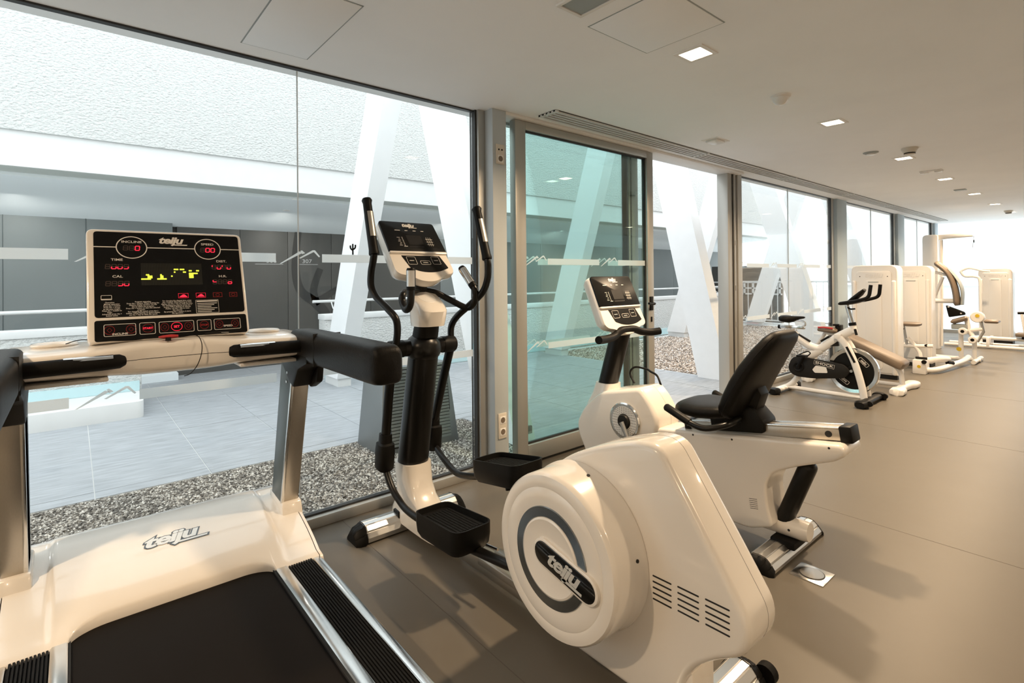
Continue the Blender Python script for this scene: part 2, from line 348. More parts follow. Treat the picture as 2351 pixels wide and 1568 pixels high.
M_LAMP = mat('lamp_diffuser', (.9, .85, .75), .5, emit=9, ecol=(1, .83, .6))
for i, y in enumerate((2.363, 4.215, 6.06, 7.79, 9.59, 11.31, 13.05)): downlight(1.41, y, i)
# added unseen downlights (same fittings); the row away from the glass is invented
for x, y in ((1.41, -1.35), (4.6, -1.35), (4.6, 2.363), (4.6, 6.06), (4.6, 9.6)): downlight(x, y, 7)['label'] = 'added unseen square downlight over the open floor away from the glass'
def access(x0, x1, y0, y1, lab):
    t = thing('ceiling_access_panel', lab, 'ceiling panel', ((x0+x1)/2, (y0+y1)/2, H))
    S().box(x0+.003, x1-.003, y0+.003, y1-.003, H-.003, H+.002).obj('panel', 'ceil', t, bevel=.001)
    for q in ((x0-.003, x1+.003, y0-.003, y0+.003), (x0-.003, x1+.003, y1-.003, y1+.003), (x0-.003, x0+.003, y0, y1), (x1-.003, x1+.003, y0, y1)): S().box(*q, H-.0012, H+.002).obj('shadow_gap', 'diff', t)
    done()
access(.14, .80, .60, .90, 'flush ceiling access panel with grey edges close to the glass wall'); access(1.26, 1.66, 1.74, 2.17, 'faint square ceiling access panel between the air vent and a downlight')
t = thing('air_vent', 'grey ceiling air vent in a thin white frame', 'vent', (1.5, 1.57, H))
S().box(1.312, 1.74, 1.51, 1.635, H-.004, H).obj('face', 'diff', t)
for q in ((1.30, 1.75, 1.498, 1.512), (1.30, 1.75, 1.633, 1.647), (1.30, 1.314, 1.51, 1.635), (1.738, 1.75, 1.51, 1.635)): S().box(*q, H-.008, H).obj('frame', 'lampw', t)
done()
t = thing('motion_sensor', 'white dome motion sensor on the ceiling', 'sensor', (1.412, 3.334, H)); S().lathe((1.412, 3.334, H), (0, 0, -1), [(.058, 0), (.058, .008), (.05, .014)]).obj('base', 'lampw', t)
S().lathe((1.412, 3.334, H-.012), (0, 0, -1), [(.048, 0), (.044, .018), (.030, .036), (.014, .044), (0, .045)]).obj('lens', 'plasticm', t, ang=60); done()
t = thing('emergency_light', 'unlit square white ceiling fitting above the sliding door', 'light', (.615, 4.02, H)); S().box(.545, .685, 3.92, 4.12, H-.004, H).obj('plate', 'lampw', t); S().box(.565, .665, 3.95, 4.08, H-.02, H-.003).obj('cover', 'plasticm', t, bevel=.006); done()
t = thing('ceiling_speaker', 'flat round grey fitting on the ceiling beyond the motion sensor', 'fitting', (1.285, 5.535, H)); S().lathe((1.285, 5.535, H), (0, 0, -1), [(.06, 0), (.06, .006), (.035, .016), (0, .018)]).obj('rim', 'diff', t); S().lathe((1.285, 5.535, H-.012), (0, 0, -1), [(.036, 0), (.03, .012), (0, .014)]).obj('lens', 'plasticm', t); done()
for x, y, lab in ((1.553, 5.62, 'deep white smoke detector with black slots above the exercise bike'), (1.416, 12.7, 'deep smoke detector at the far end of the ceiling')):
    t = thing('smoke_detector', lab, 'smoke detector', (x, y, H)); S().lathe((x, y, H), (0, 0, -1), [(.062, 0), (.062, .012), (.05, .03), (.046, .042)]).obj('base', 'cream', t)
    S().lathe((x, y, H-.042), (0, 0, -1), [(.042, 0), (.042, .012)]).obj('vent_ring', 'black', t); S().lathe((x, y, H-.052), (0, 0, -1), [(.044, 0), (.03, .008), (0, .009)]).obj('cap', 'cream', t); done()
t = thing('emergency_light', 'long white emergency light strip on the ceiling', 'light', (1.42, 7.05, H)); S().box(1.33, 1.52, 7.0, 7.1, H-.012, H).obj('housing', 'lampw', t, bevel=.004); S().box(1.335, 1.40, 7.02, 7.08, H-.024, H-.01).obj('lens', 'plasticm', t, bevel=.004); S().box(1.455, 1.515, 7.02, 7.08, H-.024, H-.01).obj('lens', 'plasticm', t, bevel=.004); done()
tag(S().box(1.30, 1.42, 8.9, 9.0, H-.012, H).obj('ceiling_grille', 'diff', bevel=.003), 'flat grey ceiling fitting by the far downlights', 'fitting')
# linear air grille along the glass
GL = ['slotted linear air grille over the sliding door', 'slotted linear air grille over the open doorway', 'slotted linear air grille over the spinning bike window', 'slotted linear air grille past the spinning bike', 'slotted linear air grille over the weight towers', 'slotted linear air grille at the far corner']
for k in range(6):
    y0 = 2.43+1.92*k; y1 = y0+1.91
    t = thing('linear_air_grille', GL[k], 'vent', (.28, (y0+y1)/2, H), 'linear air grilles along the glass')
    S().box(.20, .365, y0, y1, H-.003, H-.001).obj('backing', 'dark', t)
    for j in range(5):
        xx = .20+.0355*j; S().box(xx, xx+.0155, y0, y1, H-.014, H-.002).obj('slat', 'grille', t)
    S().box(.20, .365, y0, y0+.03, H-.0125, H-.002).obj('end_cap', 'grille', t); S().box(.20, .365, y1-.16, y1, H-.011, H-.002).obj('end_cap', 'diff' , t)
    done()
# sockets on the steel column
def socket(z0, z1, up, lab):
    t = thing('wall_socket', lab, 'socket', (.13, 2.143, (z0+z1)/2)); S().box(.129, .138, 2.108, 2.178, z0, z1).obj('plate', 'cream', t, bevel=.003)
    for k in range(2):
        zc = z0+(z1-z0)*(.27+.46*k)
        if up and k: 
            for yy in (2.13, 2.156): S().cyl((.137, yy, zc), (.1395, yy, zc), .006).obj('antenna_port', 'black', t)
        else:
            S().box(.1375, .140, 2.12, 2.166, zc-.024, zc+.024).obj('insert', 'lampw', t, bevel=.002); S().cyl((.139, 2.143, zc), (.1405, 2.143, zc), .0185).obj('well', 'tan', t)
    done()
socket(.245, .41, False, 'cream double power socket low on the steel column'); socket(2.04, 2.17, True, 'cream antenna and power socket high on the steel column')
# floor outlet
t = thing('floor_outlet', 'square metal floor outlet cover with a round lid', 'floor outlet', (1.888, 2.44, 0)); S().box(1.82, 1.955, 2.372, 2.508, 0, .004).obj('plate', 'alup', t, bevel=.001)
S().lathe((1.888, 2.44, .004), (0, 0, 1), [(.050, 0), (.050, .0015)]).obj('ring', 'dgrey', t); S().lathe((1.888, 2.44, .005), (0, 0, 1), [(.046, 0), (.046, .002)]).obj('lid', 'alup', t); done()
# ------------------------------------------------------------------ courtyard
gd = struct(S().box(-9, -.05, -7, 24, -.25, -.035).obj('ground', 'grout'))
tw, tl = .612, 1.24
def tiles(par, x_lo, x_hi, y_lo, y_hi, oy=.095, ox=-1.33):
    S().box(x_lo, x_hi, y_lo, y_hi, -.05, -.005).obj('grout_bed', 'grout', par)
    i0 = math.floor((y_lo-oy)/tw); i1 = math.ceil((y_hi-oy)/tw)
    for i in range(i0, i1):
        for j in range(-7, 2):
            a, b = max(x_lo, ox+tl*j), min(x_hi, ox+tl*(j+1)); c, e = max(y_lo, oy+tw*i), min(y_hi, oy+tw*(i+1))
            if b-a > .04 and e-c > .04: S().box(a+.003, b-.003, c+.003, e-.003, -.06, -.002*random.random()).obj('tile', 'tile', par)
tiles(gd, -3.85, -1.2, -2.2, 6.25); tiles(gd, -1.2, -.06, 2.75, 6.25); tiles(gd, -5.6, -3.85, .5, 2.5)
def gravel(name, lab, x0, x1, y0, y1, n, sz, zt, sm='stone'):
    b = S().box(x0, x1, y0, y1, -.1, zt-sz*.8).obj('gravel_base', 'soil'); tag(b, 'bed of earth under the '+lab, 'ground'); b['kind'] = 'structure'
    xs = rng.uniform(x0, x1, n); ys = rng.uniform(y0, y1, n); zs = zt-sz*rng.uniform(.2, .8, n)
    base = np.array([(1, 0, 0), (-1, 0, 0), (0, 1, 0), (0, -1, 0), (0, 0, 1), (0, 0, -1)], float)
    fc = np.array([(0, 2, 4), (2, 1, 4), (1, 3, 4), (3, 0, 4), (2, 0, 5), (1, 2, 5), (3, 1, 5), (0, 3, 5)])
    ax = sz*rng.uniform(.4, 1.0, (n, 1, 3))*np.array([1, 1, .7]); an = rng.uniform(0, 2*PI, n); tl_ = rng.uniform(-.7, .7, n)
    v = base[None]*ax*rng.uniform(.8, 1.2, (n, 6, 1))
    x_ = v[..., 0]; y_ = v[..., 1]; z_ = v[..., 2]; ct, st = np.cos(tl_)[:, None], np.sin(tl_)[:, None]; x_, z_ = x_*ct-z_*st, x_*st+z_*ct
    ca, sa = np.cos(an)[:, None], np.sin(an)[:, None]; x2 = x_*ca-y_*sa; y2 = x_*sa+y_*ca
    vv = np.stack([x2+xs[:, None], y2+ys[:, None], z_+zs[:, None]], -1).reshape(-1, 3); ff = (fc[None]+6*np.arange(n)[:, None, None]).reshape(-1, 3)
    me = bpy.data.meshes.new(name); me.from_pydata(vv.tolist(), [], ff.tolist()); me.materials.append(M[sm]); o = bpy.data.objects.new(name, me); COL.objects.link(o)
    tag(o, lab, 'gravel'); o['kind'] = 'stuff'
gravel('gravel', 'grey gravel strip along the outside of the glass wall', -1.19, -.055, -1.2, 2.74, 46000, .0125, .0)
gravel('gravel', 'pinkish gravel bed whitened for flare beyond the doorway paving', -3.6, -.06, 6.26, 13.5, 62000, .019, .005, 'stone2')
# step, pale blue strip, parapets
YP = ((-7, .545), (2.47, 13.6))
S_ = S(); pl = round_poly([(-3.28, -7), (-3.28, .51), (-3.80, .545), (-3.869, .545), (-3.869, -7)], [0, .06, .02, .02, 0]); S_.prism(pl, 'z', -.1, .155); tag(S_.obj('white_step', 'white', bevel=.006), 'low white rendered step in front of the rough parapet', 'step')
PL = ['low rough white parapet wall ending at the corridor entrance by the step', 'long rough white parapet wall behind the slanting columns']
for k, (a, b) in enumerate(YP):
    t = thing('parapet_wall', PL[k], 'wall', (-3.95, (a+b)/2, 0)); S().box(-4.1, -3.9, a, b, -.1, .78).obj('body', 'rough', t, bevel=.01)
    S().box(-4.12, -3.885, a-.004, b+.004, .765, .835).obj('coping', 'white', t, bevel=.006); S().box(-3.90, -3.87, a, b-.02, .155 if k == 0 else .0, .255 if k == 0 else .13).obj('blue_strip', 'cyan', t); done()
    t = thing('handrail', ['white tube handrail on the parapet by the step', 'white tube handrail on the parapet behind the slanting columns'][k], 'handrail', (-4.35, (a+b)/2, .83))
    S().tube([(-4.32, a, .99), (-4.32, b-(.25 if k == 0 else 0)-(0), .99)], .020).obj('rail', 'white', t)
    yy = a+.25
    while yy < b: S().tube([(-4.32, yy, .99), (-4.25, yy, .90), (-4.09, yy, .82)], .009, 8).obj('bracket', 'white', t); yy += 1.45
    done()
# facade beam, rough band, corridor
struct(S().box(-4.25, -3.9, -7, 16, 2.378, 2.713).obj('wall_beam', 'white'))
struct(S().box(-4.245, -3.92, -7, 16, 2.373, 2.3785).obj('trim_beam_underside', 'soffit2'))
struct(S().box(-4.4, -3.87, -7, 16, 2.713, 3.85).obj('wall_rough', 'rough')); struct(S().box(-8, -4.6, -7, 16, 3.85, 6.0).obj('wall_upper', 'white'))
struct(S().box(-7, -4.25, -7, 16, 2.42, 2.6).obj('ceiling_corridor', 'soffit'))
cv = [(-4.25, 2.42), (-4.25, 2.34), (-4.45, 2.325), (-4.8, 2.31), (-5.15, 2.27), (-5.4, 2.19), (-5.6, 2.03), (-5.7, 2.03), (-5.7, 2.42)]
struct(S().prism(cv, 'y', -7, 16).obj('ceiling_cove', 'soffit', ang=60))
g = struct(S().box(-5.9, -5.68, -7, 16, -.1, 2.2).obj('wall_corridor', 'g2'))
ed = [1.085, 1.87, 2.54, 3.22, 3.9, 4.6, 5.3]
for i in range(len(ed)-1): S().box(-5.68, -5.6, ed[i]+.003, ed[i+1]-.003, .08, 2.1).obj('wall_panel', 'g2', g, bevel=.002)
S().box(-5.68, -5.58, 1.085, 5.3, -.1, .08).obj('skirting', 'g2', g)
ed = [5.3, 6.6, 7.9, 9.2, 10.5, 11.8, 13.1, 16]
for i in range(len(ed)-1): S().box(-5.68, -5.6, ed[i]+.003, ed[i+1]-.003, -.05, 2.1).obj('wall_panel', 'g1', g, bevel=.002)
g = struct(S().box(-5.68, -5.55, -7, 1.03, -.1, 2.08).obj('wall_corridor_light', 'g1'))
for a in (-1.85, -.62, .12): S().box(-5.553, -5.546, a, a+.006, .1, 2.1).obj('panel_joint', 'slate', g)
S().box(-5.68, -5.22, -7, 1.045, -.1, .09).obj('skirting', 'soffit', g)
F = Face((-5.6, 0, 0), (0, 1, 0), (0, 0, 1), 1, 1, .003)
for num, yc in (('306', 2.27), ('307', 2.80)):
    s_ = S(); F.text(s_, num, yc+.03, 1.575, .085, 0, 0, 1.2); F.rect(s_, yc-.2, 1.525, yc+.2, 1.531); tag(s_.obj('door_number', 'sign', flat=True), {'306': 'thin grey door number 306 on the plain dark corridor wall', '307': 'thin grey door number 307 over the painted tree branches'}[num], 'sign')
s_ = S()
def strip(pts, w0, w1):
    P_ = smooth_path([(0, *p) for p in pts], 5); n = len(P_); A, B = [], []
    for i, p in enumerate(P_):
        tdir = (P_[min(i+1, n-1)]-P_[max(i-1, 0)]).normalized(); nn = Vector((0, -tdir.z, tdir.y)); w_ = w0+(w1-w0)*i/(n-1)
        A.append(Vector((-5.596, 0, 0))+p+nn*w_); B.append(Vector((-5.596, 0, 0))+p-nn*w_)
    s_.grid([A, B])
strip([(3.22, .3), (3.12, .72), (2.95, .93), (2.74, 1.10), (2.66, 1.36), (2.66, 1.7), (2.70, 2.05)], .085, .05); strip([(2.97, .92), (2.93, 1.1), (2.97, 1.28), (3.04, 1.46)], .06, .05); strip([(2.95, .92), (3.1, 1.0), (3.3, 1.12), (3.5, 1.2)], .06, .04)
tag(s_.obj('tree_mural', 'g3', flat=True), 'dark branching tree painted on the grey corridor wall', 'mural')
for y in (-3, -.5, 2.35, 5.1, 8, 11):
    l = bpy.data.lights.new('corridor_spot', 'AREA'); l.shape = 'DISK'; l.size = .09; l.energy = 7; l.color = (1, .95, .88); lo = bpy.data.objects.new('corridor_lamp', l); COL.objects.link(lo); lo.location = (-5.02, y, 2.27)
    if y in (2.35, 5.1): tag(S().lathe((-5.02, y, 2.287), (0.05, 0, -1), [(.05, 0), (.05, .006), (.04, .008)]).obj('soffit_spotlight', 'lampw'), 'small round spotlight in the corridor soffit '+('above the door numbers' if y < 3 else 'behind the green sliding door'), 'light')
t = thing('glass_decal', 'small black branching decal on the glass just above the frosted band', 'decal', (.004, 1.19, 1.43))
for p_ in ([(.003, 1.19, 1.432), (.003, 1.19, 1.492)], [(.003, 1.19, 1.455), (.003, 1.176, 1.468), (.003, 1.176, 1.483)], [(.003, 1.19, 1.460), (.003, 1.205, 1.470), (.003, 1.205, 1.488)]): S().tube(fillet(p_, .01), .0045, 8).obj('branch', 'black', t)
done()
# slanting columns (each leg a white concrete member)
LEG = [((2.40, 2.60), -3.76, .41, .45, 1), ((2.60, 2.80), -.71, -.33, .45, -1), ((6.1, 6.3), -3.63, .315, .42, 1), ((6.1, 6.3), -.78, -.23, .40, -1), ((9.75, 9.95), -3.63, .315, .42, 1), ((9.75, 9.95), -.90, -.30, .42, -1), ((13.3, 13.5), -3.63, .315, .42, 1), ((13.3, 13.5), -.90, -.30, .42, -1)]
LN = ['slanting white column standing on the pale blue strip beside the corridor entrance', 'slanting white column rising out of the gravel next to the slatted box', 'slanting white column seen through the green sliding door', 'slanting white column standing at the edge of the pinkish gravel', 'slanting white column on the parapet side past the doorway', 'slanting white column in the gravel outside the spinning bike', 'slanting white column on the parapet side near the white railing', 'slanting white column in the gravel near the white railing']
for k, ((y0, y1), x0, sl, w_, sg) in enumerate(LEG):
    t = thing('slanting_column', LN[k], 'column', (x0+w_/2, (y0+y1)/2, 0), 'slanting white columns in the courtyard')
    S().prism([(x0, 0.0 if sg < 0 else .1), (x0+w_, 0.0 if sg < 0 else .1), (x0+w_+sl*4.3, 4.3), (x0+sl*4.3, 4.3)], 'y', y0, y1).obj('shaft', 'colw', t)
    S().box(x0+.02, x0+w_-.02, y0+.02, y1-.02, -.06, .12).obj('base_plate', 'slate' if sg < 0 else 'white', t); done()
# slatted metal box on the gravel
t = thing('slatted_box', 'dark grey tapered metal box with a slatted front on the gravel', 'enclosure', (-.95, 2.05, 0))
b0 = [(-1.16, 1.71, -.03), (-.74, 1.71, -.03), (-.70, 2.37, -.03), (-1.12, 2.37, -.03)]; b1 = [(-1.14, 1.77, .62), (-.82, 1.77, .62), (-.80, 2.33, .62), (-1.12, 2.33, .62)]
S().loft([b0, b1]).obj('body', 'planter', t, bevel=.006)
for k in range(23):
    z = .045+.024*k; f = z/.62
    xa = lambda y: (-.74+(-.82+.74)*f)+((y-1.74)/.62)*.03
    S().loft([[(xa(1.80)-.006, 1.80, z), (xa(1.80)+.010, 1.80, z), (xa(2.30)+.012, 2.30, z), (xa(2.30)-.006, 2.30, z)], [(xa(1.80)-.006, 1.80, z+.018), (xa(1.80)+.006, 1.80, z+.018), (xa(2.30)+.008, 2.30, z+.018), (xa(2.30)-.006, 2.30, z+.018)]]).obj('slat', 'planter', t)
S().loft([[(-.76, 1.785, .03), (-.7395, 1.785, .03), (-.7145, 2.315, .03), (-.73, 2.315, .03)], [(-.83, 1.80, .60), (-.8135, 1.80, .60), (-.7945, 2.31, .60), (-.81, 2.31, .60)]]).obj('slot_backing', 'dark', t)
done()
# far end: railing, screen, white buildings
t = thing('white_railing', 'white baluster railing at the far side of the gravel bed', 'railing', (-2.6, 13.6, 0))
S().box(-3.9, -.3, 13.58, 13.62, 1.10, 1.14).obj('top_rail', 'white', t); S().box(-3.9, -.3, 13.58, 13.62, .12, .15).obj('bottom_rail', 'white', t)
for k in range(24): S().box(-3.85+.15*k, -3.835+.15*k, 13.592, 13.608, .15, 1.1).obj('baluster', 'white', t)
done()
t = thing('screen_block', 'brown screen with white grid behind the railing', 'screen', (-3.9, 14.5, 0)); S().box(-5.2, -3.2, 14.5, 14.6, 0, 1.55).obj('panel', 'g2', t)
for k in range(9): S().box(-5.2+.24*k, -5.15+.24*k, 14.47, 14.5, .75, 1.12).obj('grid_bar', 'white', t)
for k in range(3): S().box(-5.2, -3.2, 14.47, 14.5, .75+.16*k, .79+.16*k).obj('grid_bar', 'white', t)
done()
struct(S().box(-4.4, 12, 21.5, 21.8, -.1, 5.2).obj('wall_far_block', 'white')); struct(S().box(-4.4, 12, 21.35, 21.6, .9, 1.0).obj('trim_far_ledge', 'soffit'))
done()
# ------------------------------------------------------------------ treadmill
TC = .29
t = thing('treadmill', 'white treadmill with a black console and lit red displays facing the glass', 'treadmill', (1.0, TC, 0))
S().box(.10, 2.10, TC-.43, TC+.43, .035, .145).obj('deck_frame', 'black', t, bevel=.008)
for x in (.25, 2.0):
    for sy in (-1, 1): S().cyl((x, TC+.36*sy, 0), (x, TC+.36*sy, .04), .03).obj('foot', 'rubber', t)
S().prism(round_poly([(.45, .10), (2.08, .10), (2.08, .160), (.45, .160)], .028), 'y', TC-.30, TC+.30).obj('running_belt', 'belt', t)
for sy in (-1, 1):
    f = lambda a, b: sorted((TC+sy*a, TC+sy*b))
    rl = S().box(.60, 2.10, *f(.305, .350), .10, .176).obj('side_rail', 'alup', t, bevel=.006)
    S().box(.60, 2.10, *f(.445, .478), .06, .172).obj('outer_trim', 'alup', rl, bevel=.006)
    g_ = S().box(.60, 2.10, *f(.350, .445), .10, .164)
    for k in range(10): g_.box(.60, 2.10, *f(.3525+.0092*k, .3525+.0092*k+.0052), .160, .1735)
    g_.obj('grip_strip', 'rubber', rl)
    S().box(.62, 2.10, *f(.30, .308), .12, .168).obj('rail_groove', 'dark', rl)
# motor hood
def sstep(a, b, x): q = max(0, min(1, (x-a)/(b-a))); return q*q*(3-2*q)
PROF = [(0, .045), (.006, .14), (.018, .22), (.045, .272), (.085, .296), (.14, .303), (.22, .298), (.32, .28), (.42, .254), (.50, .229)]
def hood_row(y):
    a = abs(y-TC); q_ = max(0, min(1, (a-.20)/.108)); s_ = 1-math.sqrt(max(0, 1-q_*q_)); ra = 1-sstep(.345, .364, a); xe = .582+.072*s_; ze = .203-.028*s_
    row = [(x, y, z+(.014*ra*min(1, max(0, (x-.05)/.1)))) for x, z in PROF]
    k = (xe-.50)
    row += [(.50+k*.35, y, .229+(ze+.006-.229)*.45+.011*ra), (.50+k*.7, y, ze+.006+.006*ra), (xe-.008, y, ze), (xe, y, ze-.010), (xe-.002, y, .15)]
    return row
ys = sorted(set([TC+v*sg for sg in (-1, 1) for v in [0, .05, .1, .15, .19, .21, .225, .24, .255, .27, .28, .288, .295, .30, .304, .308, .312, .32, .335, .345, .352, .359, .366, .374, .39, .42, .445, .465, .472]]))
hd = S().grid([hood_row(y) for y in ys]).obj('motor_hood', 'plastic', t, ang=70)
for sy in (-1, 1):
    r0 = hood_row(TC+sy*.4735); y0 = TC+sy*.4735
    r1 = [(p[0], y0+sy*.014, p[2]-.004) for p in r0]; r2_ = [(p[0]+.004, y0+sy*.028, max(.03, p[2]*.6)) for p in r0]; r3 = [(p[0]+.006, y0+sy*.036, .025) for p in r0]
    S().grid([[(p[0], p[1]+sy*.0015, p[2]-.0005) for p in r0], r1, r2_, r3]).obj('side_cover', 'plastic', t, ang=60)
# hood emblem
a_, b_ = Vector((.365, .19, .285)), Vector((.29, .0, .298))
nrm = Vector((.085, 0, .36)).normalized(); uu = Vector((.0, 1, 0)); vv = nrm.cross(uu).normalized()
def zhood(x): 
    r_ = hood_row(TC)
    for i in range(len(r_)-1):
        if r_[i][0] <= x <= r_[i+1][0]: return r_[i][2]+(r_[i+1][2]-r_[i][2])*(x-r_[i][0])/(r_[i+1][0]-r_[i][0])
xc = .345; th = math.atan2(zhood(.30)-zhood(.39), .09); vv = Vector((-math.cos(th), 0, math.sin(th))); FB = Face(Vector((xc, .286, zhood(xc))), uu, vv, 1, 1, .003)
s_ = S(); FB.logo(s_, 0, 0, .088, .6); 
sh = S(); vt, ft = text_faces('teiju', .085, .28, .92); c0 = FB.P(0, 0, .35); W_ = sh.vs([c0+uu*v.x*.11+vv*v.y*.088 for v in vt])
for q in ft:
    try: sh.bm.faces.new([W_[i] for i in q])
    except ValueError: pass
sh.poly([FB.P(.018, -.048, .35), FB.P(.128, -.048, .35), FB.P(.133, -.030, .35), FB.P(.022, -.030, .35)])
eb = sh.obj('emblem', 'badge', t, flat=True); s_.obj('emblem_letters', 'silver', eb, flat=True)
# uprights
for sy in (-1, 1):
    yi, yo = TC+sy*.41, TC+sy*.485
    lo, hi = min(yi, yo), max(yi, yo)
    P0, P1 = .30, .90; bx = lambda z: .215+(z-.32)*.255; fx = lambda z: .36+(z-.32)*.275
    pz = [P0, P1]
    po = S().loft([[(bx(z)+.035, lo+.004, z), (fx(z), lo+.004, z), (fx(z), hi, z), (bx(z)+.035, hi, z)] for z in pz]).obj('upright', 'brushed', t, bevel=.006)
    S().loft([[(bx(z), min(yi, yi+sy*.03), z), (fx(z)-.012, min(yi, yi+sy*.03), z), (fx(z)-.012, max(yi, yi+sy*.03), z), (bx(z), max(yi, yi+sy*.03), z)] for z in (P0, P1+.06)]).obj('side_panel', 'slate', po, bevel=.004)
    S().loft([[(fx(z)-.014, min(yi, yi+sy*.012)-.001, z), (fx(z)+.002, min(yi, yi+sy*.012)-.001, z), (fx(z)+.002, max(yi, yi+sy*.012), z), (fx(z)-.014, max(yi, yi+sy*.012), z)] for z in (P0, P1-.03)]).obj('edge_trim', 'alup', po, bevel=.003)
    for z in (.90, .86): S().cyl((fx(z)-.06, yi-sy*.003, z), (fx(z)-.06, yi+sy*.004, z), .006, n=10).obj('bolt', 'alup', po)
    S().loft([[(.17, lo-.006, .05), (.44, lo-.006, .05), (.44, hi+.012, .05), (.17, hi+.012, .05)], [(.185, lo-.004, .27), (.385, lo-.004, .27), (.385, hi+.010, .27), (.185, hi+.010, .27)], [(.19, lo-.003, .325), (.372, lo-.003, .31), (.372, hi+.008, .31), (.19, hi+.008, .325)]]).obj('upright_boot', 'plastic', t, bevel=.01)
    br = S().prism(round_poly([(bx(.9)-.02, .955), (fx(.86)-.02, .86), (fx(.86)+.02, .845), (fx(.95)+.06, .93), (.70, .965), (.70, 1.0), (.34, 1.0)], .012), 'y', lo-.002, hi+.004).obj('bracket', 'black', t, bevel=.008)
    S().prism(round_poly([(.42, .97), (.62, .97), (.60, .87), (.52, .835), (.45, .87)], .012), 'y', *sorted((yo-sy*.002, yo+sy*.026))).obj('bracket_cover', 'black', br, bevel=.006)
    # padded handrail
    yc = TC+sy*.46; X = [.46, .50, .62, 1.0, 1.22, 1.27, 1.295, 1.305]; K = [.8, .95, 1, 1, 1, .98, .90, .70]
    arm = S().loft([ring((x, yc, 1.028-(1-k)*.02), (0, 1, 0), (0, 0, 1), .053*k, .064*k, 28, 4.5) for x, k in zip(X, K)]).obj('handrail', 'vinyl', t, ang=55)
    S().box(.78, .783, yc-.0535, yc+.0535, .966, 1.09).obj('seam_line', 'dark', arm)
    # foam hand grip on the cross bar
    y0, y1 = TC+sy*.16, TC+sy*.452
    pts = [(.60, y0, 1.030), (.605, y0+sy*.012, 1.030), (.612, y0+sy*.06, 1.030), (.622, y1-sy*.04, 1.028), (.624, y1, 1.027)]
    gr = S().tube(pts, [.017, .0235, .025, .025, .022], 18).obj('hand_grip', 'rubber', t, ang=60)
    S().tube([(.622, y1-sy*.004, 1.027), (.622, y1+sy*.022, 1.027)], .016, 12).obj('grip_socket', 'chrome', gr)
    # pulse sensor sheet: half shell
    A = []
    for yy in (y0+sy*.03, y0+sy*.155):
        A.append([(.613+.0262*math.cos(q), yy, 1.0295+.0262*math.sin(q)) for q in [math.radians(35+12*j) for j in range(8)]])
    S().grid(A).obj('pulse_sensor', 'alup', gr)
# cross bar
SEC = [(-.475, .22, .575, 1.0, 1.062), (-.455, .20, .592, .985, 1.07), (-.40, .19, .597, .98, 1.072), (-.26, .20, .592, .976, 1.075), (-.19, .25, .582, .972, 1.078), (-.14, .30, .565, .966, 1.082), (-.10, .33, .545, .962, 1.084), (0, .34, .535, .96, 1.085)]
SEC = SEC+[(-a, *b) for a, *b in SEC[-2::-1]]
cb = S().loft([ring(((a+b)/2, TC+y, (c+e)/2), (1, 0, 0), (0, 0, 1), (b-a)/2, (e-c)/2, 32, 5) for y, a, b, c, e in SEC]).obj('cross_bar', 'plastic', t, ang=60)
S().tube([(b_+.0002, TC+y, (c_+e_)/2) for y, a_, b_, c_, e_ in SEC if abs(y) < .2], .0009, 6).obj('parting_line', 'dgrey', cb)
for sy in (-1, 1):
    S().lathe((.36, TC+sy*.34, 1.070), (0, 0, 1), [(.060, 0), (.066, .008), (.062, .013), (.052, .008), (.045, .002)], 28).obj('cup_holder', 'plastic', cb)
    S().lathe((.40, TC+sy*.345, .985), (0, 0, -1), [(.055, 0), (.052, .03), (.045, .036)], 24).obj('cup_base', 'plastic', cb)
    S().box(.30, .58, *sorted((TC+sy*.20, TC+sy*.44)), .962, .975).obj('under_tray', 'plasticm', cb, bevel=.005)
# console
co = Vector((.5, .04, 1.087)); cu = Vector((0, 1, 0)); cv_ = Vector((-.15, 0, .40)).normalized(); cn = cu.cross(cv_); CW, CH = .5, Vector((-.15, 0, .40)).length
def slab(o, u_, v_, w, h, z0, z1, rad, k=5):
    pl = round_poly([(0, 0), (w, 0), (w, h), (0, h)], rad, k); n_ = u_.cross(v_)
    return [[o+u_*a+v_*b+n_*z for a, b in pl] for z in (z0, z1)]
cs = S().loft(slab(co-cu*.004, cu, cv_, CW+.008, CH+.004, -.05, -.001, .022)).obj('console', 'plastic', t, bevel=.006, seg=3)
S().loft(slab(co+cu*.06-cv_*.05, cu, cv_, CW-.12, .16, -.10, -.04, .02)).obj('console_mount', 'plastic', cs, bevel=.008)
F = Face(co, cu, cv_, CW, CH, .0006)
s_ = S(); F.rrect(s_, .033, .208, .985, .985, .012, .5); pn = s_.obj('display_panel', 'panel', cs, flat=True)
s_ = S(); F.rrect(s_, .031, .005, .990, .184, .009, .5); kp = s_.obj('key_panel', 'panel', cs, flat=True)
w_ = S()
for a, rx in ((.257, .096), (.756, .094)): F.ell(w_, a, .842, rx, .106, .0032)
for a0, a1 in ((.033, .161), (.353, .662), (.850, .985)): F.rect(w_, a0, .838, a1, .846)
F.logo(w_, .503, .918, .040)
for tx, a, b in (('INCLINE', .257, .894), ('SPEED', .756, .890), ('TIME', .166, .723), ('CAL', .167, .569), ('DIST.', .847, .718), ('H.R.', .848, .566)): F.text(w_, tx, a, b, .0128, .010, 0, 1.3)
F.rout(w_, .069, .36, .131, .402, .003, .0013); F.rect(w_, .072, .364, .128, .370)
T1 = ['Operation', 'Manual operation', 'Press the + button', 'Press the + arrow', 'to set your weight.', 'Press the + button to', 'begin.', 'Advanced press the +', 'button twice.']
T2 = ['Program operation', 'Press the + button. When flashing the', 'distance display window, use the', 'key to select the program.', 'Press the + button to start the selected', 'program.', 'For changing the speed, press the +', 'button. When flashing on speed display,', 'use the + key to reset the speed.']
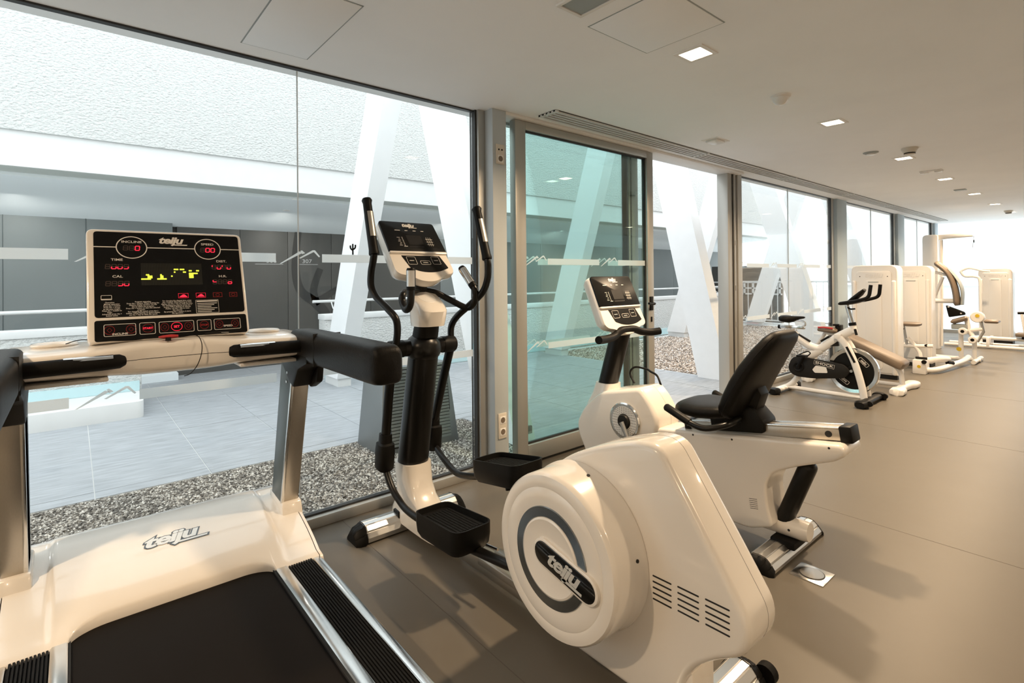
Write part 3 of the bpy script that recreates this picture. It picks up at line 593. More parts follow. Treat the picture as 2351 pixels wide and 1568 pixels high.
T3 = ['For changing the elapsed time, press', 'the + button. When flashing on time', 'display, use the + key to reset the time.', 'For changing the calories press the +', 'button. When flashing on calories', 'display, use the + key to reset', 'the calories.', 'By pressing the + button, it starts', 'the operation.']
for tx, ac, wid in ((T1, .130, .105), (T2, .312, .17), (T3, .524, .17)):
    for i, q in enumerate(tx): F.text(w_, q, ac+(-.012 if len(q) < 12 else 0), .337-.0145*i, .0068, .006, 0, .93)
F.rout(w_, .645, .211, .801, .336, .002, .0011); F.rect(w_, .652, .318, .794, .328)
for i in range(6): F.rect(w_, .655, .300-.0155*i, .79-.02*(i % 3), .3055-.0155*i)
for a0, a1 in ((.081, .264), (.284, .380), (.401, .624), (.644, .740), (.758, .945)): F.rout(w_, a0, .045, a1, .148, .006, .0016)
F.text(w_, 'INCLINE', .172, .062, .010, .015, 0, 1.2); F.text(w_, 'SPEED', .855, .078, .010, .015, 0, 1.2)
w_.obj('printing', 'print', pn, flat=True, kind='stuff')
dm = S(); lr = S()
def digits(a, b, segs, w=.026, h=.040):
    for i, q in enumerate(segs):
        x = a+i*.036; seg7(F, dm, x, b, w, h, [c for c in 'abcdefg' if c not in q]); seg7(F, lr, x, b, w, h, q, .24)
digits(.205, .815, ['', '', 'abcdef']); digits(.705, .812, ['', 'abcdef', 'abcdef'])
digits(.097, .640, ['', 'cde', 'cde', 'cd']); digits(.097, .485, ['', '', 'cd', 'cde']); digits(.776, .640, ['f', 'cde', 'f', 'cde']); digits(.774, .490, ['fg', '', '', 'cdeg'])
for a, o_ in ((.783, .812),): F.rect(lr, a-.004, o_-.004, a, o_+.004)
for a0, b0, a1, b1 in ((.534, .360, .60, .404), (.651, .360, .716, .404)):
    F.outline(lr, [(a0, b0), (a1, b0), (a1, b1), (a0, b1)], .001)
    lr.poly([F.P(a0+.006, b0+.008), F.P(a1-.006, b0+.008), F.P(a1-.016, b0+.022), F.P((a0+a1)/2+.006, b1-.010), F.P((a0+a1)/2-.004, b1-.012), F.P(a0+.014, b0+.018)])
rd = S()
for a, b, rx in ((.113, .098, .03), (.236, .098, .03), (.335, .098, .034), (.437, .098, .026), (.587, .098, .026), (.692, .098, .03), (.795, .098, .026), (.905, .098, .026)):
    F.ell(rd, a, b, rx, .037, .0009, n=24)
for a, b in ((.113, .098), (.236, .098), (.437, .098), (.587, .098), (.795, .098), (.905, .098)): F.outline(rd, [(a-.014, b), (a, b-.02), (a+.014, b), (a, b+.02)], .0008)
for a0, b0, a1, b1 in ((.768, .360, .832, .404), (.884, .360, .94, .404)): F.outline(rd, [(a0, b0), (a1, b0), (a1, b1), (a0, b1)], .0016); F.ell(rd, (a0+a1)/2, (b0+b1)/2, .014, .013, .001, n=16)
F.ell(lr, .512, .098, .036, .040, .0014, n=30); F.text(lr, 'SET', .512, .097, .012, .02); F.text(lr, 'START', .335, .097, .010, .02); F.text(rd, 'STOP', .692, .097, .010, .02)
dm.obj('unlit_segments', 'dim', pn, flat=True); lr.obj('lit_segments', 'red', pn, flat=True); rd.obj('key_legends', 'redd', kp, flat=True)
lit = {(c, 4) for c in range(6)} | {(c, 5) for c in (4, 5, 6)} | {(c, 6) for c in (4, 5, 6)} | {(3, 7), (4, 7)} | {(c, 4) for c in range(10, 16)} | {(12, 5), (13, 5), (12, 6), (13, 6), (12, 7)} | {(19, 6), (21, 9)} | {(c, 11) for c in (21, 22, 23, 25, 26, 27)} | {(27, 9), (28, 9)} | {(31, 10), (32, 10), (36, 10), (37, 10)} | {(c, 8) for c in range(31, 37)} | {(c, q) for c in (31, 32, 33) for q in (5, 6, 7)}
d0, d1 = S(), S()
for c in range(40):
    for q in range(16):
        a = .312+.0099*c; b = .492+.013*q
        if (c, q) in lit: F.ell(d1, a, b, .0062, .0075, n=8)
        else: F.rect(d0, a-.0036, b-.0042, a+.0036, b+.0042)
d0.obj('unlit_dots', 'leddim', pn, flat=True, kind='stuff'); d1.obj('lit_dots', 'led', pn, flat=True)
done()
# safety key cord lying on the bar
t = thing('safety_key_cord', 'thin black safety cord with a red clip trailing over the treadmill bar', 'cord', (.5, .29, 1.085))
S().tube(smooth_path([(.44, -.02, 1.085), (.47, .02, 1.098), (.50, .08, 1.093), (.515, .16, 1.089), (.512, .22, 1.094), (.522, .30, 1.090), (.53, .35, 1.093), (.548, .365, 1.07), (.556, .365, 1.03), (.552, .352, .985), (.548, .33, .955), (.546, .31, .948)], 6), .0016, 6).obj('cord', 'black', t)
S().loft([ring((.525, y, 1.094), (1, 0, 0), (0, 0, 1), a, b, 10) for y, a, b in ((.235, .004, .003), (.248, .009, .006), (.275, .010, .008), (.295, .006, .005))]).obj('clip', 'redv', t); S().box(.528, .534, .255, .272, 1.079, 1.092).obj('key', 'dgrey', t)
S().tube([(.50, .385, 1.093), (.502, .44, 1.095)], .0045, 8).obj('toggle', 'dgrey', t); S().tube([(.502, .44, 1.095), (.503, .465, 1.094), (.50, .468, 1.093), (.498, .44, 1.093)], .0012, 6).obj('hook', 'alup', t)
done()
# ------------------------------------------------------------------ console shared by elliptical and recumbent bike
def cardio_console(t, o, w, vvec):
    o = Vector(o); u_ = Vector((0, 1, 0)); v_ = Vector(vvec).normalized(); h = Vector(vvec).length; n_ = u_.cross(v_)
    F = Face(o, u_, v_, w, h, .0007)
    def rg(pts, z): return [o+u_*a*w+v_*b*h+n_*z for a, b in pts]
    out = round_poly([(.02, 1.0), (.0, .12), (.06, .06), (.22, .03), (.34, -.05), (.5, -.075), (.66, -.05), (.80, .04), (.96, .07), (1.0, .13), (.98, 1.0)], [.05, .05, .04, .06, .1, .1, .1, .06, .04, .05, .06], 4)
    c = [(a-.5)*.94+.5 for a, b in out]
    back = [((a-.5)*.90+.5, (b-.5)*.88+.52) for a, b in out]
    cs = S().loft([rg(back, -.075), rg([((a-.5)*.985+.5, (b-.5)*.985+.5) for a, b in out], -.045), rg(out, -.03), rg(out, -.008), rg([((a-.5)*.985+.5, (b-.5)*.985+.5) for a, b in out], 0)]).obj('console', 'plastic', t, ang=50)
    sl = round_poly([(.012, .44), (.988, .44), (.975, 1.0), (.025, 1.0)], [.02, .02, .05, .05], 4)
    dp = S().loft([rg(sl, -.002), rg(sl, .012)]).obj('display_panel', 'panel', cs, bevel=.003)
    S().loft([rg(round_poly([(.01, .405), (.99, .405), (.99, .445), (.01, .445)], .015), -.002), rg(round_poly([(.015, .41), (.985, .41), (.985, .44), (.015, .44)], .012), .014)]).obj('ledge', 'plastic', cs, bevel=.003)
    s_ = S(); s_.poly([F.P(a, b, 1) for a, b in round_poly([(.19, .39), (.85, .39), (.92, .17), (.74, .105), (.56, .09), (.40, .11), (.265, .165)], [.01, .01, .02, .1, .1, .1, .02], 4)]); kp = s_.obj('key_panel', 'panel', cs, flat=True)
    F2 = Face(o+n_*.0125, u_, v_, w, h, .0007); p_ = S(); F2.logo(p_, .49, .93, .036)
    for a in (.28, .43, .57, .71): F2.rect(p_, a-.045+.02*(a > .4), .823, a+.045-.02*(a > .4), .834)
    for k in range(3): F2.rect(p_, .70+.003*k, .57+.05*k, .82+.003*k, .576+.05*k)
    for k in range(3): F2.rect(p_, .725+.035*k, .545, .729+.035*k, .71)
    for k in range(7): F2.rect(p_, .22+.012*(k % 3), .545+.024*k, .27-.008*(k % 2), .551+.024*k)
    for k in range(8): F2.rect(p_, .30, .545+.021*k, .315, .553+.021*k)
    F2.rect(p_, .285, .525, .345, .533); p_.obj('printing', 'print', dp, flat=True, kind='stuff')
    q = S(); F2.rect(q, .375, .515, .63, .540); F2.rect(q, .385, .56, .64, .74); q.obj('display_window', 'dgrey', dp, flat=True)
    q = S()
    for a, b, ww, hh in ((.335, .30, .075, .07), (.75, .305, .07, .07), (.555, .265, .085, .035)): F.rout(q, a-ww, b-hh, a+ww, b+hh, .008, .0016, 2); F.rect(q, a-ww*.5, b-.004, a+ww*.5, b+.004, 2)
    q.obj('key_outlines', 'print', kp, flat=True, kind='stuff')
    return cs
# ------------------------------------------------------------------ elliptical trainer
EC = 1.36
t = thing('elliptical_trainer', 'white elliptical trainer with black swinging handles and a round drive cover', 'elliptical trainer', (1.1, EC, 0))
def stabilizer(nm, x0, x1, yc, hw, hgt, cap=.055, m='alus'):
    q = hgt/.085; w_ = x1-x0; g = .0022
    pr = [(x0, .010), (x0, .030*q), (x0+.10*w_, .052*q), (x0+.12*w_, .052*q-g), (x0+.14*w_, .060*q), (x0+.26*w_, .078*q), (x0+.28*w_, .078*q-g), (x0+.30*w_, .081*q), (x0+.49*w_, .085*q), (x0+.51*w_, .085*q-g), (x0+.53*w_, .085*q), (x0+.70*w_, .081*q), (x0+.72*w_, .078*q-g), (x0+.74*w_, .078*q), (x0+.86*w_, .060*q), (x0+.88*w_, .052*q-g), (x0+.90*w_, .052*q), (x1, .030*q), (x1, .010)]
    b = S().prism(pr, 'y', yc-hw+cap, yc+hw-cap).obj(nm, m, t, ang=25)
    for sy in (-1, 1):
        c = Vector(((x0+x1)/2, 0, hgt*.45)); e0 = yc+sy*(hw-cap-.004)
        S().loft([[(x, e0, z) for x, z in [((p[0]-c.x)*1.03+c.x, p[1]*1.03) for p in pr]]]+[[((p[0]-c.x)*k+c.x, e0+sy*dy, max(.0, (p[1]-.012)*k2)) for p in pr] for k, k2, dy in ((1.05, 1.05, .015), (.98, .95, cap*.7), (.80, .62, cap))]).obj('end_cap', 'black', b, ang=40)
    return b
stabilizer('front_stabilizer', .245, .385, EC, .325, .085)
S().box(.36, 1.95, EC-.045, EC+.045, .045, .105).obj('main_beam', 'brushed', t, bevel=.008)
S().box(.30, .36, EC-.09, EC+.09, .02, .10).obj('beam_bracket', 'black', t, bevel=.005)
sh = S().loft([ring((x, EC, z), (1, 0, 0), (0, 1, 0), a, b, 28, 3.2) for x, z, a, b in ((.47, .045, .275, .085), (.47, .085, .265, .085), (.455, .115, .225, .084), (.415, .15, .150, .082), (.385, .19, .112, .080), (.365, .245, .092, .079), (.355, .30, .088, .083), (.352, .345, .086, .082))]).obj('post_shroud', 'plastic', t, ang=60)
S().loft([ring((.348+.125*f, EC, .32+.62*f), (1, 0, 0), (0, 1, 0), .077-.004*f, .077-.004*f, 28, 2.3) for f in (0, .25, .5, .75, 1.0)]).obj('post', 'blackg', t, ang=60)
hb = S().sphere((.468, EC, .945), .092, .092, .082, 28, 16).obj('pivot_hub', 'blackg', t, ang=70)
S().cyl((.46, EC-.185, .95), (.46, EC+.185, .95), .041, n=28).obj('pivot_tube', 'blackg', hb)
for sy in (-1, 1): S().lathe((.46, EC+sy*.183, .95), (0, sy, 0), [(.043, -.07), (.0435, 0), (.040, .006), (0, .008)], 28).obj('pivot_cap', 'black', hb, ang=50)
S().loft([ring((x, EC, z), (1, 0, 0), (0, 1, 0), a, b, 24, 2.4) for x, z, a, b in ((.485, 1.0, .062, .062), (.50, 1.05, .060, .060), (.512, 1.09, .058, .058))]).obj('post_neck', 'black', t, ang=60)
cp = S().loft([ring((.512, EC, 1.060), (1, 0, 0), (0, 1, 0), .076, .074, 28, 3), ring((.515, EC, 1.085), (1, 0, 0), (0, 1, 0), .080, .078, 28, 3), ring((.518, EC, 1.15), (.98, 0, -.2), (0, 1, 0), .090, .082, 28, 3), ring((.512, EC, 1.186), (.87, 0, -.49), (0, 1, 0), .106, .078, 28, 2.8), ring((.508, EC, 1.200), (.87, 0, -.49), (0, 1, 0), .096, .068, 28, 2.6)]).obj('post_cap', 'plastic', t, ang=50)
S().loft([ring(Vector((.502, EC, 1.2035))+Vector((.49, 0, .87))*k, (.87, 0, -.49), (0, 1, 0), a, a*.85, 24) for k, a in ((0, .056), (.001, .054), (-.004, .045))]).obj('cup_recess', 'plasticm', cp, ang=50)
cs = cardio_console(t, (.53, 1.19, 1.30), .34, (-.24, 0, .29))
S().loft([[(.40, EC-.035, 1.36), (.46, EC-.035, 1.33), (.46, EC+.035, 1.33), (.40, EC+.035, 1.36)], [(.40, EC-.03, 1.22), (.46, EC-.03, 1.20), (.46, EC+.03, 1.20), (.40, EC+.03, 1.22)]]).obj('console_bracket', 'dgrey', cs, bevel=.004)
# fixed handles
for nm, pts in (('near', [(.43, EC, 1.238), (.52, 1.26, 1.236), (.60, 1.178, 1.226), (.615, 1.165, 1.19), (.655, 1.162, 1.155), (.688, 1.165, 1.18), (.693, 1.167, 1.25), (.693, 1.167, 1.345)]), ('far', [(.43, EC, 1.238), (.465, 1.43, 1.226), (.50, 1.50, 1.185), (.555, 1.565, 1.143), (.605, 1.575, 1.16), (.633, 1.572, 1.204), (.62, 1.566, 1.255), (.528, 1.556, 1.352)])):
    pp = smooth_path(pts, 6); b = S().tube(pp, .0165, 14).obj('fixed_handle', 'blackg', t, ang=60)
    A, B = Vector(pts[-2]), Vector(pts[-1]); S().tube([A-(B-A)*.06, A, A+(B-A)*.9, B], [.0195, .021, .021, .017], 16).obj('pulse_grip', 'black', b, ang=60)
    dr = (B-A).normalized(); sd = Vector((.80, -.60, 0)); sd = (sd-dr*sd.dot(dr)).normalized(); bb = dr.cross(sd)
    S().grid([[A+(B-A)*f+(sd*math.cos(q)+bb*math.sin(q))*.0216 for q in [math.radians(-60+17*j) for j in range(8)]] for f in (.12, .88)]).obj('pulse_sensor', 'alup', b)
# swinging arms with pedals
NEAR = dict(grip=[(.34, 1.12, 1.691), (.378, 1.12, 1.555), (.419, 1.12, 1.42)], bar=[(.419, 1.12, 1.42), (.405, 1.12, 1.38), (.380, 1.122, 1.325), (.372, 1.126, 1.258), (.40, 1.14, 1.205), (.475, 1.163, 1.15), (.52, 1.182, 1.10), (.515, 1.19, 1.03), (.49, 1.19, .96)],
    low=[(.468, 1.19, .94), (.424, 1.19, .738), (.382, 1.19, .50)], arm=[(.372, 1.19, .40), (.385, 1.19, .345), (.44, 1.192, .275), (.50, 1.195, .235), (.60, 1.198, .205), (.86, 1.20, .205)], ped=((.80, .285), (1.13, .305), 1.20))
FAR = dict(grip=[(.608, 1.60, 1.656), (.651, 1.60, 1.524), (.693, 1.60, 1.396)], bar=[(.693, 1.60, 1.396), (.703, 1.60, 1.355), (.695, 1.60, 1.29), (.662, 1.592, 1.222), (.575, 1.572, 1.155), (.49, 1.55, 1.092), (.452, 1.54, 1.035), (.452, 1.54, .96)],
    low=[(.448, 1.54, .94), (.358, 1.54, .722), (.266, 1.54, .478)], arm=[(.258, 1.54, .40), (.285, 1.54, .36), (.40, 1.535, .305), (.50, 1.53, .278), (.60, 1.525, .29), (.84, 1.52, .355)], ped=((.775, .425), (1.10, .478), 1.52))
for A in (NEAR, FAR):
    b = S().tube(smooth_path(A['bar'], 5), .0175, 14).obj('swing_handle', 'blackg', t, ang=60)
    g0, g1, g2 = [Vector(q) for q in A['grip']]; dr = (g2-g0).normalized()
    S().tube([g0-dr*.006, g0+dr*.004, g0+dr*.02, g1, g2-dr*.02, g2, g2+dr*.006], [.021, .026, .0215, .0225, .0235, .026, .0245], 18).obj('grip', 'black', b, ang=50)
    sd = Vector((.80, -.60, .1)); sd = (sd-dr*sd.dot(dr)).normalized(); bb = dr.cross(sd)
    S().grid([[g0+(g2-g0)*f+(sd*math.cos(q)+bb*math.sin(q))*.0240 for q in [math.radians(-95+14*j) for j in range(8)]] for f in (.24, .70)]).obj('pulse_sensor', 'brushed', b)
    S().tube(A['low'], .0235, 16).obj('lower_link', 'blackg', b, ang=60)
    lo = Vector(A['low'][-1]); a0 = Vector(A['arm'][0]); ax = (lo-a0).normalized()
    j_ = S().loft([ring(a0+ax*k, (0, 1, 0), ax.cross(Vector((0, 1, 0))), wa, wb, 18, 3) for k, wa, wb in ((-.062, .030, .034), (-.048, .042, .046), (.04, .043, .048), (.075, .040, .044), (.082, .031, .032), (.125, .029, .029))]).obj('link_joint', 'black', b, ang=45)
    S().tube(smooth_path(A['arm'], 5), .0165, 14).obj('pedal_arm', 'blackg', t, ang=60)
    (xa, za), (xb, zb), yc = A['ped']; sl = (zb-za)/(xb-xa)
    zz = lambda x: za+(x-xa)*sl
    out = round_poly([(xa, yc-.088), (xb, yc-.092), (xb, yc+.092), (xa+.0, yc+.080)], [.03, .05, .05, .045], 5)
    cx = (xa+xb)/2
    def rr(k, dz): return [((x-cx)*k+cx, (y-yc)*k+yc, zz((x-cx)*k+cx)+dz) for x, y in out]
    pd = S().loft([rr(.86, -.088), rr(.97, -.065), rr(1.0, -.03), rr(1.0, .016), rr(.955, .016), rr(.93, -.006)]).obj('pedal', 'black', t, ang=45)
    for k in range(9):
        y = yc-.060+.015*k; S().loft([[(x, y+dy, zz(x)+z) for dy, z in ((-.005, -.008), (.005, -.008), (.0045, -.0035), (-.0045, -.0035))] for x in (xa+.04, xb-.05)]).obj('tread_rib', 'rubber', pd)
    S().tube([(xa+.16, yc, zz(xa+.16)-.075), (xa+.17, yc, zz(xa)-.10)], .014, 10).obj('pedal_pin', 'black', pd)
    S().tube([(xb-.10, yc+.02*(1 if yc < EC else -1), zz(xb)-.10), (1.30, yc+.02*(1 if yc < EC else -1), .24), (1.55, yc+.02*(1 if yc < EC else -1), .30)], .019, 12).obj('pedal_bar', 'blackg', t, ang=60)
S().tube([(1.02, 1.285, .20), (1.14, 1.30, .205)], .007, 10).obj('link_pin', 'chrome', t); S().box(1.0, 1.62, 1.30, 1.33, .09, .12).obj('track', 'brushed', t, bevel=.004)
S().box(1.0, 1.62, 1.39, 1.42, .09, .12).obj('track', 'brushed', t, bevel=.004)
# drive housing
HO = [(1.347, 0.457), (1.421, 0.594), (1.537, 0.689), (1.684, 0.758), (1.832, 0.807), (1.911, 0.81), (2.016, 0.657), (2.111, 0.515), (2.174, 0.417), (2.158, 0.336), (2.074, 0.284), (2.011, 0.231), (1.974, 0.162), (1.969, 0.05), (1.906, 0.05), (1.558, 0.05), (1.379, 0.057), (1.326, 0.226)]
HP = round_poly(HO, [.05, .08, .1, .1, .06, .05, .2, .2, .07, .05, .05, .05, .05, .03, .03, .05, .06, .1], 5)
hs = S().prism(HP, 'y', EC-.078, EC+.086).obj('drive_housing', 'plastic', t, bevel=.026, seg=5, ang=60)
S().prism([((p[0]-1.8)*1.0006+1.8, (p[1]-.45)*1.0006+.45) for p in HP], 'y', EC+.028, EC+.0292).obj('parting_line', 'dgrey', hs)
for i, (xa, xb) in enumerate(((1.886, 1.948), (1.967, 2.032), (2.050, 2.118))):
    for k in range(5):
        z = .431+.004*i-.0166*k; S().prism(round_poly([(xa, z-.002), (xb, z-.002+.0012), (xb, z+.0022+.0012), (xa, z+.0022)], .002, 2), 'y', EC-.0792, EC-.074).obj('vent_slot', 'dark', hs)
for sy in (-1, 1):
    c = (1.611, EC, .4225); ax = (0, sy, 0)
    dc = S().lathe(c, ax, [(0.252, 0.068), (0.2635, 0.08), (0.2625, 0.088), (0.2585, 0.094), (0.2555, 0.13), (0.2545, 0.202), (0.2525, 0.212), (0.2465, 0.219), (0.238, 0.221), (0.219, 0.2235), (0.211, 0.2215), (0.2065, 0.2235), (0.158, 0.226), (0.154, 0.2245), (0.123, 0.2245), (0.121, 0.23), (0.115, 0.2325), (0.09, 0.227), (0, 0.225)], 72).obj('disc_cover', 'plastic', t, ang=32)
    S().lathe(c, ax, [(.155, .224), (.153, .2285), (.124, .2295), (.122, .224)], 72, hole=True).obj('accent_ring', 'ring', dc, ang=40)
    for a in (12, 75, 150, 232, 300): S().cyl((c[0]+.2555*math.cos(math.radians(a)), EC+sy*.118, c[2]+.2555*math.sin(math.radians(a))), (c[0]+.2590*math.cos(math.radians(a)), EC+sy*.118, c[2]+.2590*math.sin(math.radians(a))), .0055, n=10).obj('screw', 'dark', dc)
    # badge: black stadium with raised letters
    a0, a1 = Vector((1.590, 0, .433)), Vector((1.768, 0, .395)); dr = (a1-a0).normalized(); pr = Vector((0, 1, 0)).cross(dr)
    def stad(rad, y, ext=0): 
        pts = []
        for k in range(13): q = math.radians(90+15*k); pts.append(a0+dr*(math.cos(q)*rad)+Vector((-dr.z, 0, dr.x))*(math.sin(q)*rad))
        for k in range(13): q = math.radians(-90+15*k); pts.append(a1+dr*(math.cos(q)*rad)+Vector((-dr.z, 0, dr.x))*(math.sin(q)*rad))
        return [(p.x, y, p.z) for p in pts]
    yb = EC+sy*.224
    S().loft([stad(.0455, yb), stad(.0435, yb+sy*.010), stad(.038, yb+sy*.012)]).obj('badge_rim', 'plastic', dc, ang=40)
    bd = S().loft([stad(.037, yb+sy*.008), stad(.036, yb+sy*.0135)]).obj('badge', 'badge', dc, bevel=.0015)
    if sy < 0:
        FB = Face(a0.lerp(a1, .5)+Vector((0, yb-.0135, 0)), dr, Vector((-dr.z, 0, dr.x)), 1, 1, .0015); s_ = S(); FB.logo(s_, -.004, .004, .066, 1, False); FB.rect(s_, .0, -.028, .082, -.019); s_.obj('badge_letters', 'silver', bd, flat=True)
rs = stabilizer('rear_stabilizer', 1.915, 2.05, EC, .31, .085)
S().box(1.86, 2.0, EC-.06, EC+.06, .03, .20).obj('rear_bracket', 'plastic', t, bevel=.012)
for sy in (-1, 1): S().cyl((2.03, EC+sy*.305, .032), (2.03, EC+sy*.335, .032), .032, n=20).obj('wheel', 'rubber', rs)
done()
# ------------------------------------------------------------------ recumbent bike
RC = 2.57
t = thing('recumbent_bike', 'white recumbent exercise bike with a black bucket seat facing the glass', 'exercise bike', (1.3, RC, 0))
FH = round_poly([(.51, .30), (.497, .375), (.565, .49), (.70, .60), (.82, .625), (.93, .65), (.985, .664), (1.05, .60), (1.105, .505), (1.10, .43), (1.06, .33), (1.02, .10), (.62, .10), (.545, .24)], [.04, .05, .1, .06, .06, .05, .03, .05, .05, .05, .06, .03, .03, .06], 5)
hs = S().prism(FH, 'y', RC-.115, RC+.115).obj('drive_housing', 'plastic', t, bevel=.028, seg=4, ang=55)
S().prism([((p[0]-.8)*1.0006+.8, (p[1]-.4)*1.0006+.4) for p in FH], 'y', RC+.02, RC+.0212).obj('parting_line', 'dgrey', hs)
S().loft([ring((x, RC, z), (1, 0, 0), (0, 1, 0), a, b, 24, 2.8) for x, z, a, b in ((.63, .42, .13, .105), (.640, .50, .105, .090), (.655, .57, .082, .075), (.667, .635, .071, .066))]).obj('post_collar', 'plastic', t, ang=60)
S().loft([ring((.664+.10*f, RC, .62+.32*f), (1, 0, 0), (0, 1, 0), .060, .058, 24, 2.3) for f in (0, .5, 1)]).obj('post', 'blackg', t, ang=60)
cs = cardio_console(t, (.828, 2.372, .972), .398, (-.148, 0, .322))
S().loft([[(.72, RC-.04, 1.06), (.80, RC-.04, 1.02), (.80, RC+.04, 1.02), (.72, RC+.04, 1.06)], [(.73, RC-.04, .90), (.80, RC-.04, .90), (.80, RC+.04, .90), (.73, RC+.04, .90)]]).obj('console_bracket', 'dgrey', cs, bevel=.004)
hb = S().tube(smooth_path([(.87, 2.245, .942), (.845, 2.34, .938), (.825, 2.44, .945), (.82, 2.50, .972), (.815, RC, .975), (.82, 2.64, .972), (.825, 2.70, .955), (.84, 2.78, .945), (.865, 2.84, .950)], 5), .023, 14).obj('handlebar', 'black', t, ang=60)
dc = S().lathe((.885, RC, .455), (0, -1, 0), [(.108, .10), (.108, .122), (.100, .127), (.098, .123), (.088, .123), (0, .123)], 56).obj('crank_ring', 'chrome', t, ang=35)
S().lathe((.885, RC, .455), (0, -1, 0), [(.088, .12), (.086, .1265), (.045, .1265), (.043, .123)], 56).obj('perforated_disc', 'plasticm', dc, ang=35)
hl = S()
for rr_, n_ in ((.052, 20), (.062, 24), (.072, 28), (.081, 32)):
    for k in range(n_):
        q = 2*PI*k/n_; hl.cyl((.885+rr_*math.cos(q), RC-.1263, .455+rr_*math.sin(q)), (.885+rr_*math.cos(q), RC-.1272, .455+rr_*math.sin(q)), .0022, n=6)
hl.obj('disc_holes', 'dark', dc, kind='stuff')
S().lathe((.885, RC, .455), (0, -1, 0), [(.042, .12), (.042, .132), (.036, .140), (0, .142)], 32).obj('crank_hub', 'dgrey', dc)
ca = S().tube([(.885, RC-.150, .455), (.93, RC-.155, .375), (.955, RC-.158, .325)], [(.016, .010), (.014, .009), (.013, .009)], 12, flat=(1, 0, .5)).obj('crank_arm', 'steel', t)
S().box(.88, .985, RC-.27, RC-.165, .30, .325).obj('foot_pedal', 'black', ca, bevel=.006)
# rear body
RB = round_poly([(1.02, .40), (1.08, .455), (1.27, .478), (2.0, .578), (2.018, .54), (1.975, .502), (1.81, .435), (1.71, .38), (1.678, .31), (1.690, .20), (1.715, .13), (1.60, .085), (1.02, .085)], [.03, .05, .05, .02, .03, .05, .08, .08, .08, .06, .03, .03, .02], 5)
bd = S().prism(RB, 'y', RC-.10, RC+.10).obj('frame_body', 'plastic', t, bevel=.025, seg=4, ang=55)
for k in range(6): S().loft([[(1.602+.001*k, RC-.1005, .229-.0088*k), (1.640+.001*k, RC-.1005, .236-.0088*k), (1.640+.001*k, RC-.1005, .238-.0088*k), (1.602+.001*k, RC-.1005, .231-.0088*k)], [(1.602+.001*k, RC-.098, .229-.0088*k), (1.640+.001*k, RC-.098, .236-.0088*k), (1.640+.001*k, RC-.098, .238-.0088*k), (1.602+.001*k, RC-.098, .231-.0088*k)]]).obj('vent_slot', 'dgrey', bd)
for x, z in ((1.31, .468), (1.52, .492), (1.95, .555)): S().cyl((x, RC-.101, z), (x, RC-.098, z), .005, n=8).obj('screw', 'dark', bd)
# seat rail, rising to the rear
ra, rb_ = Vector((1.25, RC, .492)), Vector((1.985, RC, .608)); rd_ = (rb_-ra).normalized(); rn = Vector((-rd_.z, 0, rd_.x))
rl = S().obox((ra+rb_)/2, rd_, (0, 1, 0), rn, (rb_-ra).length, .085, .055).obj('seat_rail', 'brushed', t, bevel=.006)
for sy in (-1, 1): S().obox((ra+rb_)/2+Vector((0, sy*.038, 0))+rn*.026, rd_, (0, 1, 0), rn, (rb_-ra).length-.02, .016, .012).obj('rail_lip', 'alup', rl, bevel=.003)
S().obox(rb_+rd_*.012, rd_, (0, 1, 0), rn, .05, .10, .072).obj('rail_end_cap', 'black', rl, bevel=.008); S().obox(ra-rd_*.004, rd_, (0, 1, 0), rn, .04, .095, .065).obj('rail_end_cap', 'black', rl, bevel=.008)
S().cyl((1.93, RC-.047, .60), (1.93, RC-.041, .60), .014, n=14).obj('rail_bolt', 'dark', rl)
S().prism(round_poly([(1.40, .505), (1.66, .545), (1.66, .60), (1.60, .66), (1.38, .60)], .015), 'y', RC-.07, RC+.07).obj('seat_carriage', 'black', t, bevel=.006)
# seat cushion
st = S().loft([ring((x, RC, z), (0, 1, 0), (.12, 0, .99), a, b, 26, 3) for x, z, a, b in ((1.215, .600, .10, .018), (1.235, .605, .145, .032), (1.28, .607, .175, .040), (1.36, .606, .185, .042), (1.45, .618, .18, .042), (1.52, .63, .165, .036), (1.54, .632, .14, .02))]).obj('seat', 'vinyl', t, ang=60)
# backrest: padded shell leaning back
ba, bt = Vector((1.502, RC, .605)), Vector((1.742, RC, 1.030)); bdv = (bt-ba); bl = bdv.length; bdv.normalize(); bn = Vector((bdv.z, 0, -bdv.x))
rows = [(0, .13, .020), (.03, .172, .040), (.09, .192, .048), (.2, .198, .050), (.38, .197, .050), (.55, .190, .049), (.75, .174, .044), (.90, .152, .038), (.97, .126, .030), (1.0, .09, .014)]
bk = S().loft([ring(ba+bdv*bl*f-bn*(.018*math.sin(PI*f)), (0, 1, 0), bn, a, b, 30, 3.4) for f, a, b in rows]).obj('backrest', 'vinyl', t, ang=60)
S().loft([ring(ba+bdv*bl*f+bn*(.004-.018*math.sin(PI*f)), (0, 1, 0), bn, a+.0022, .0022, 30, 3.4) for f, a, b in rows[1:-1]], cap=False).obj('backrest_seam', 'dark', bk, ang=60)
S().prism([(1.47, .58), (1.60, .60), (1.64, .72), (1.62, .76), (1.54, .70)], 'y', RC-.045, RC+.045).obj('backrest_bracket', 'black', t, bevel=.006)
for sy in (-1, 1):
    b = S().tube(smooth_path([(1.56, RC+sy*.10, .600), (1.54, RC+sy*.19, .585), (1.46, RC+sy*.235, .560), (1.39, RC+sy*.24, .567), (1.30, RC+sy*.24, .602)], 6), .015, 14).obj('side_handle', 'blackg', t, ang=60)
    S().tube([(1.375, RC+sy*.24, .572), (1.31, RC+sy*.24, .598), (1.245, RC+sy*.24, .624), (1.238, RC+sy*.24, .627)], [.0195, .0195, .0195, .014], 16).obj('grip', 'black', b, ang=60)
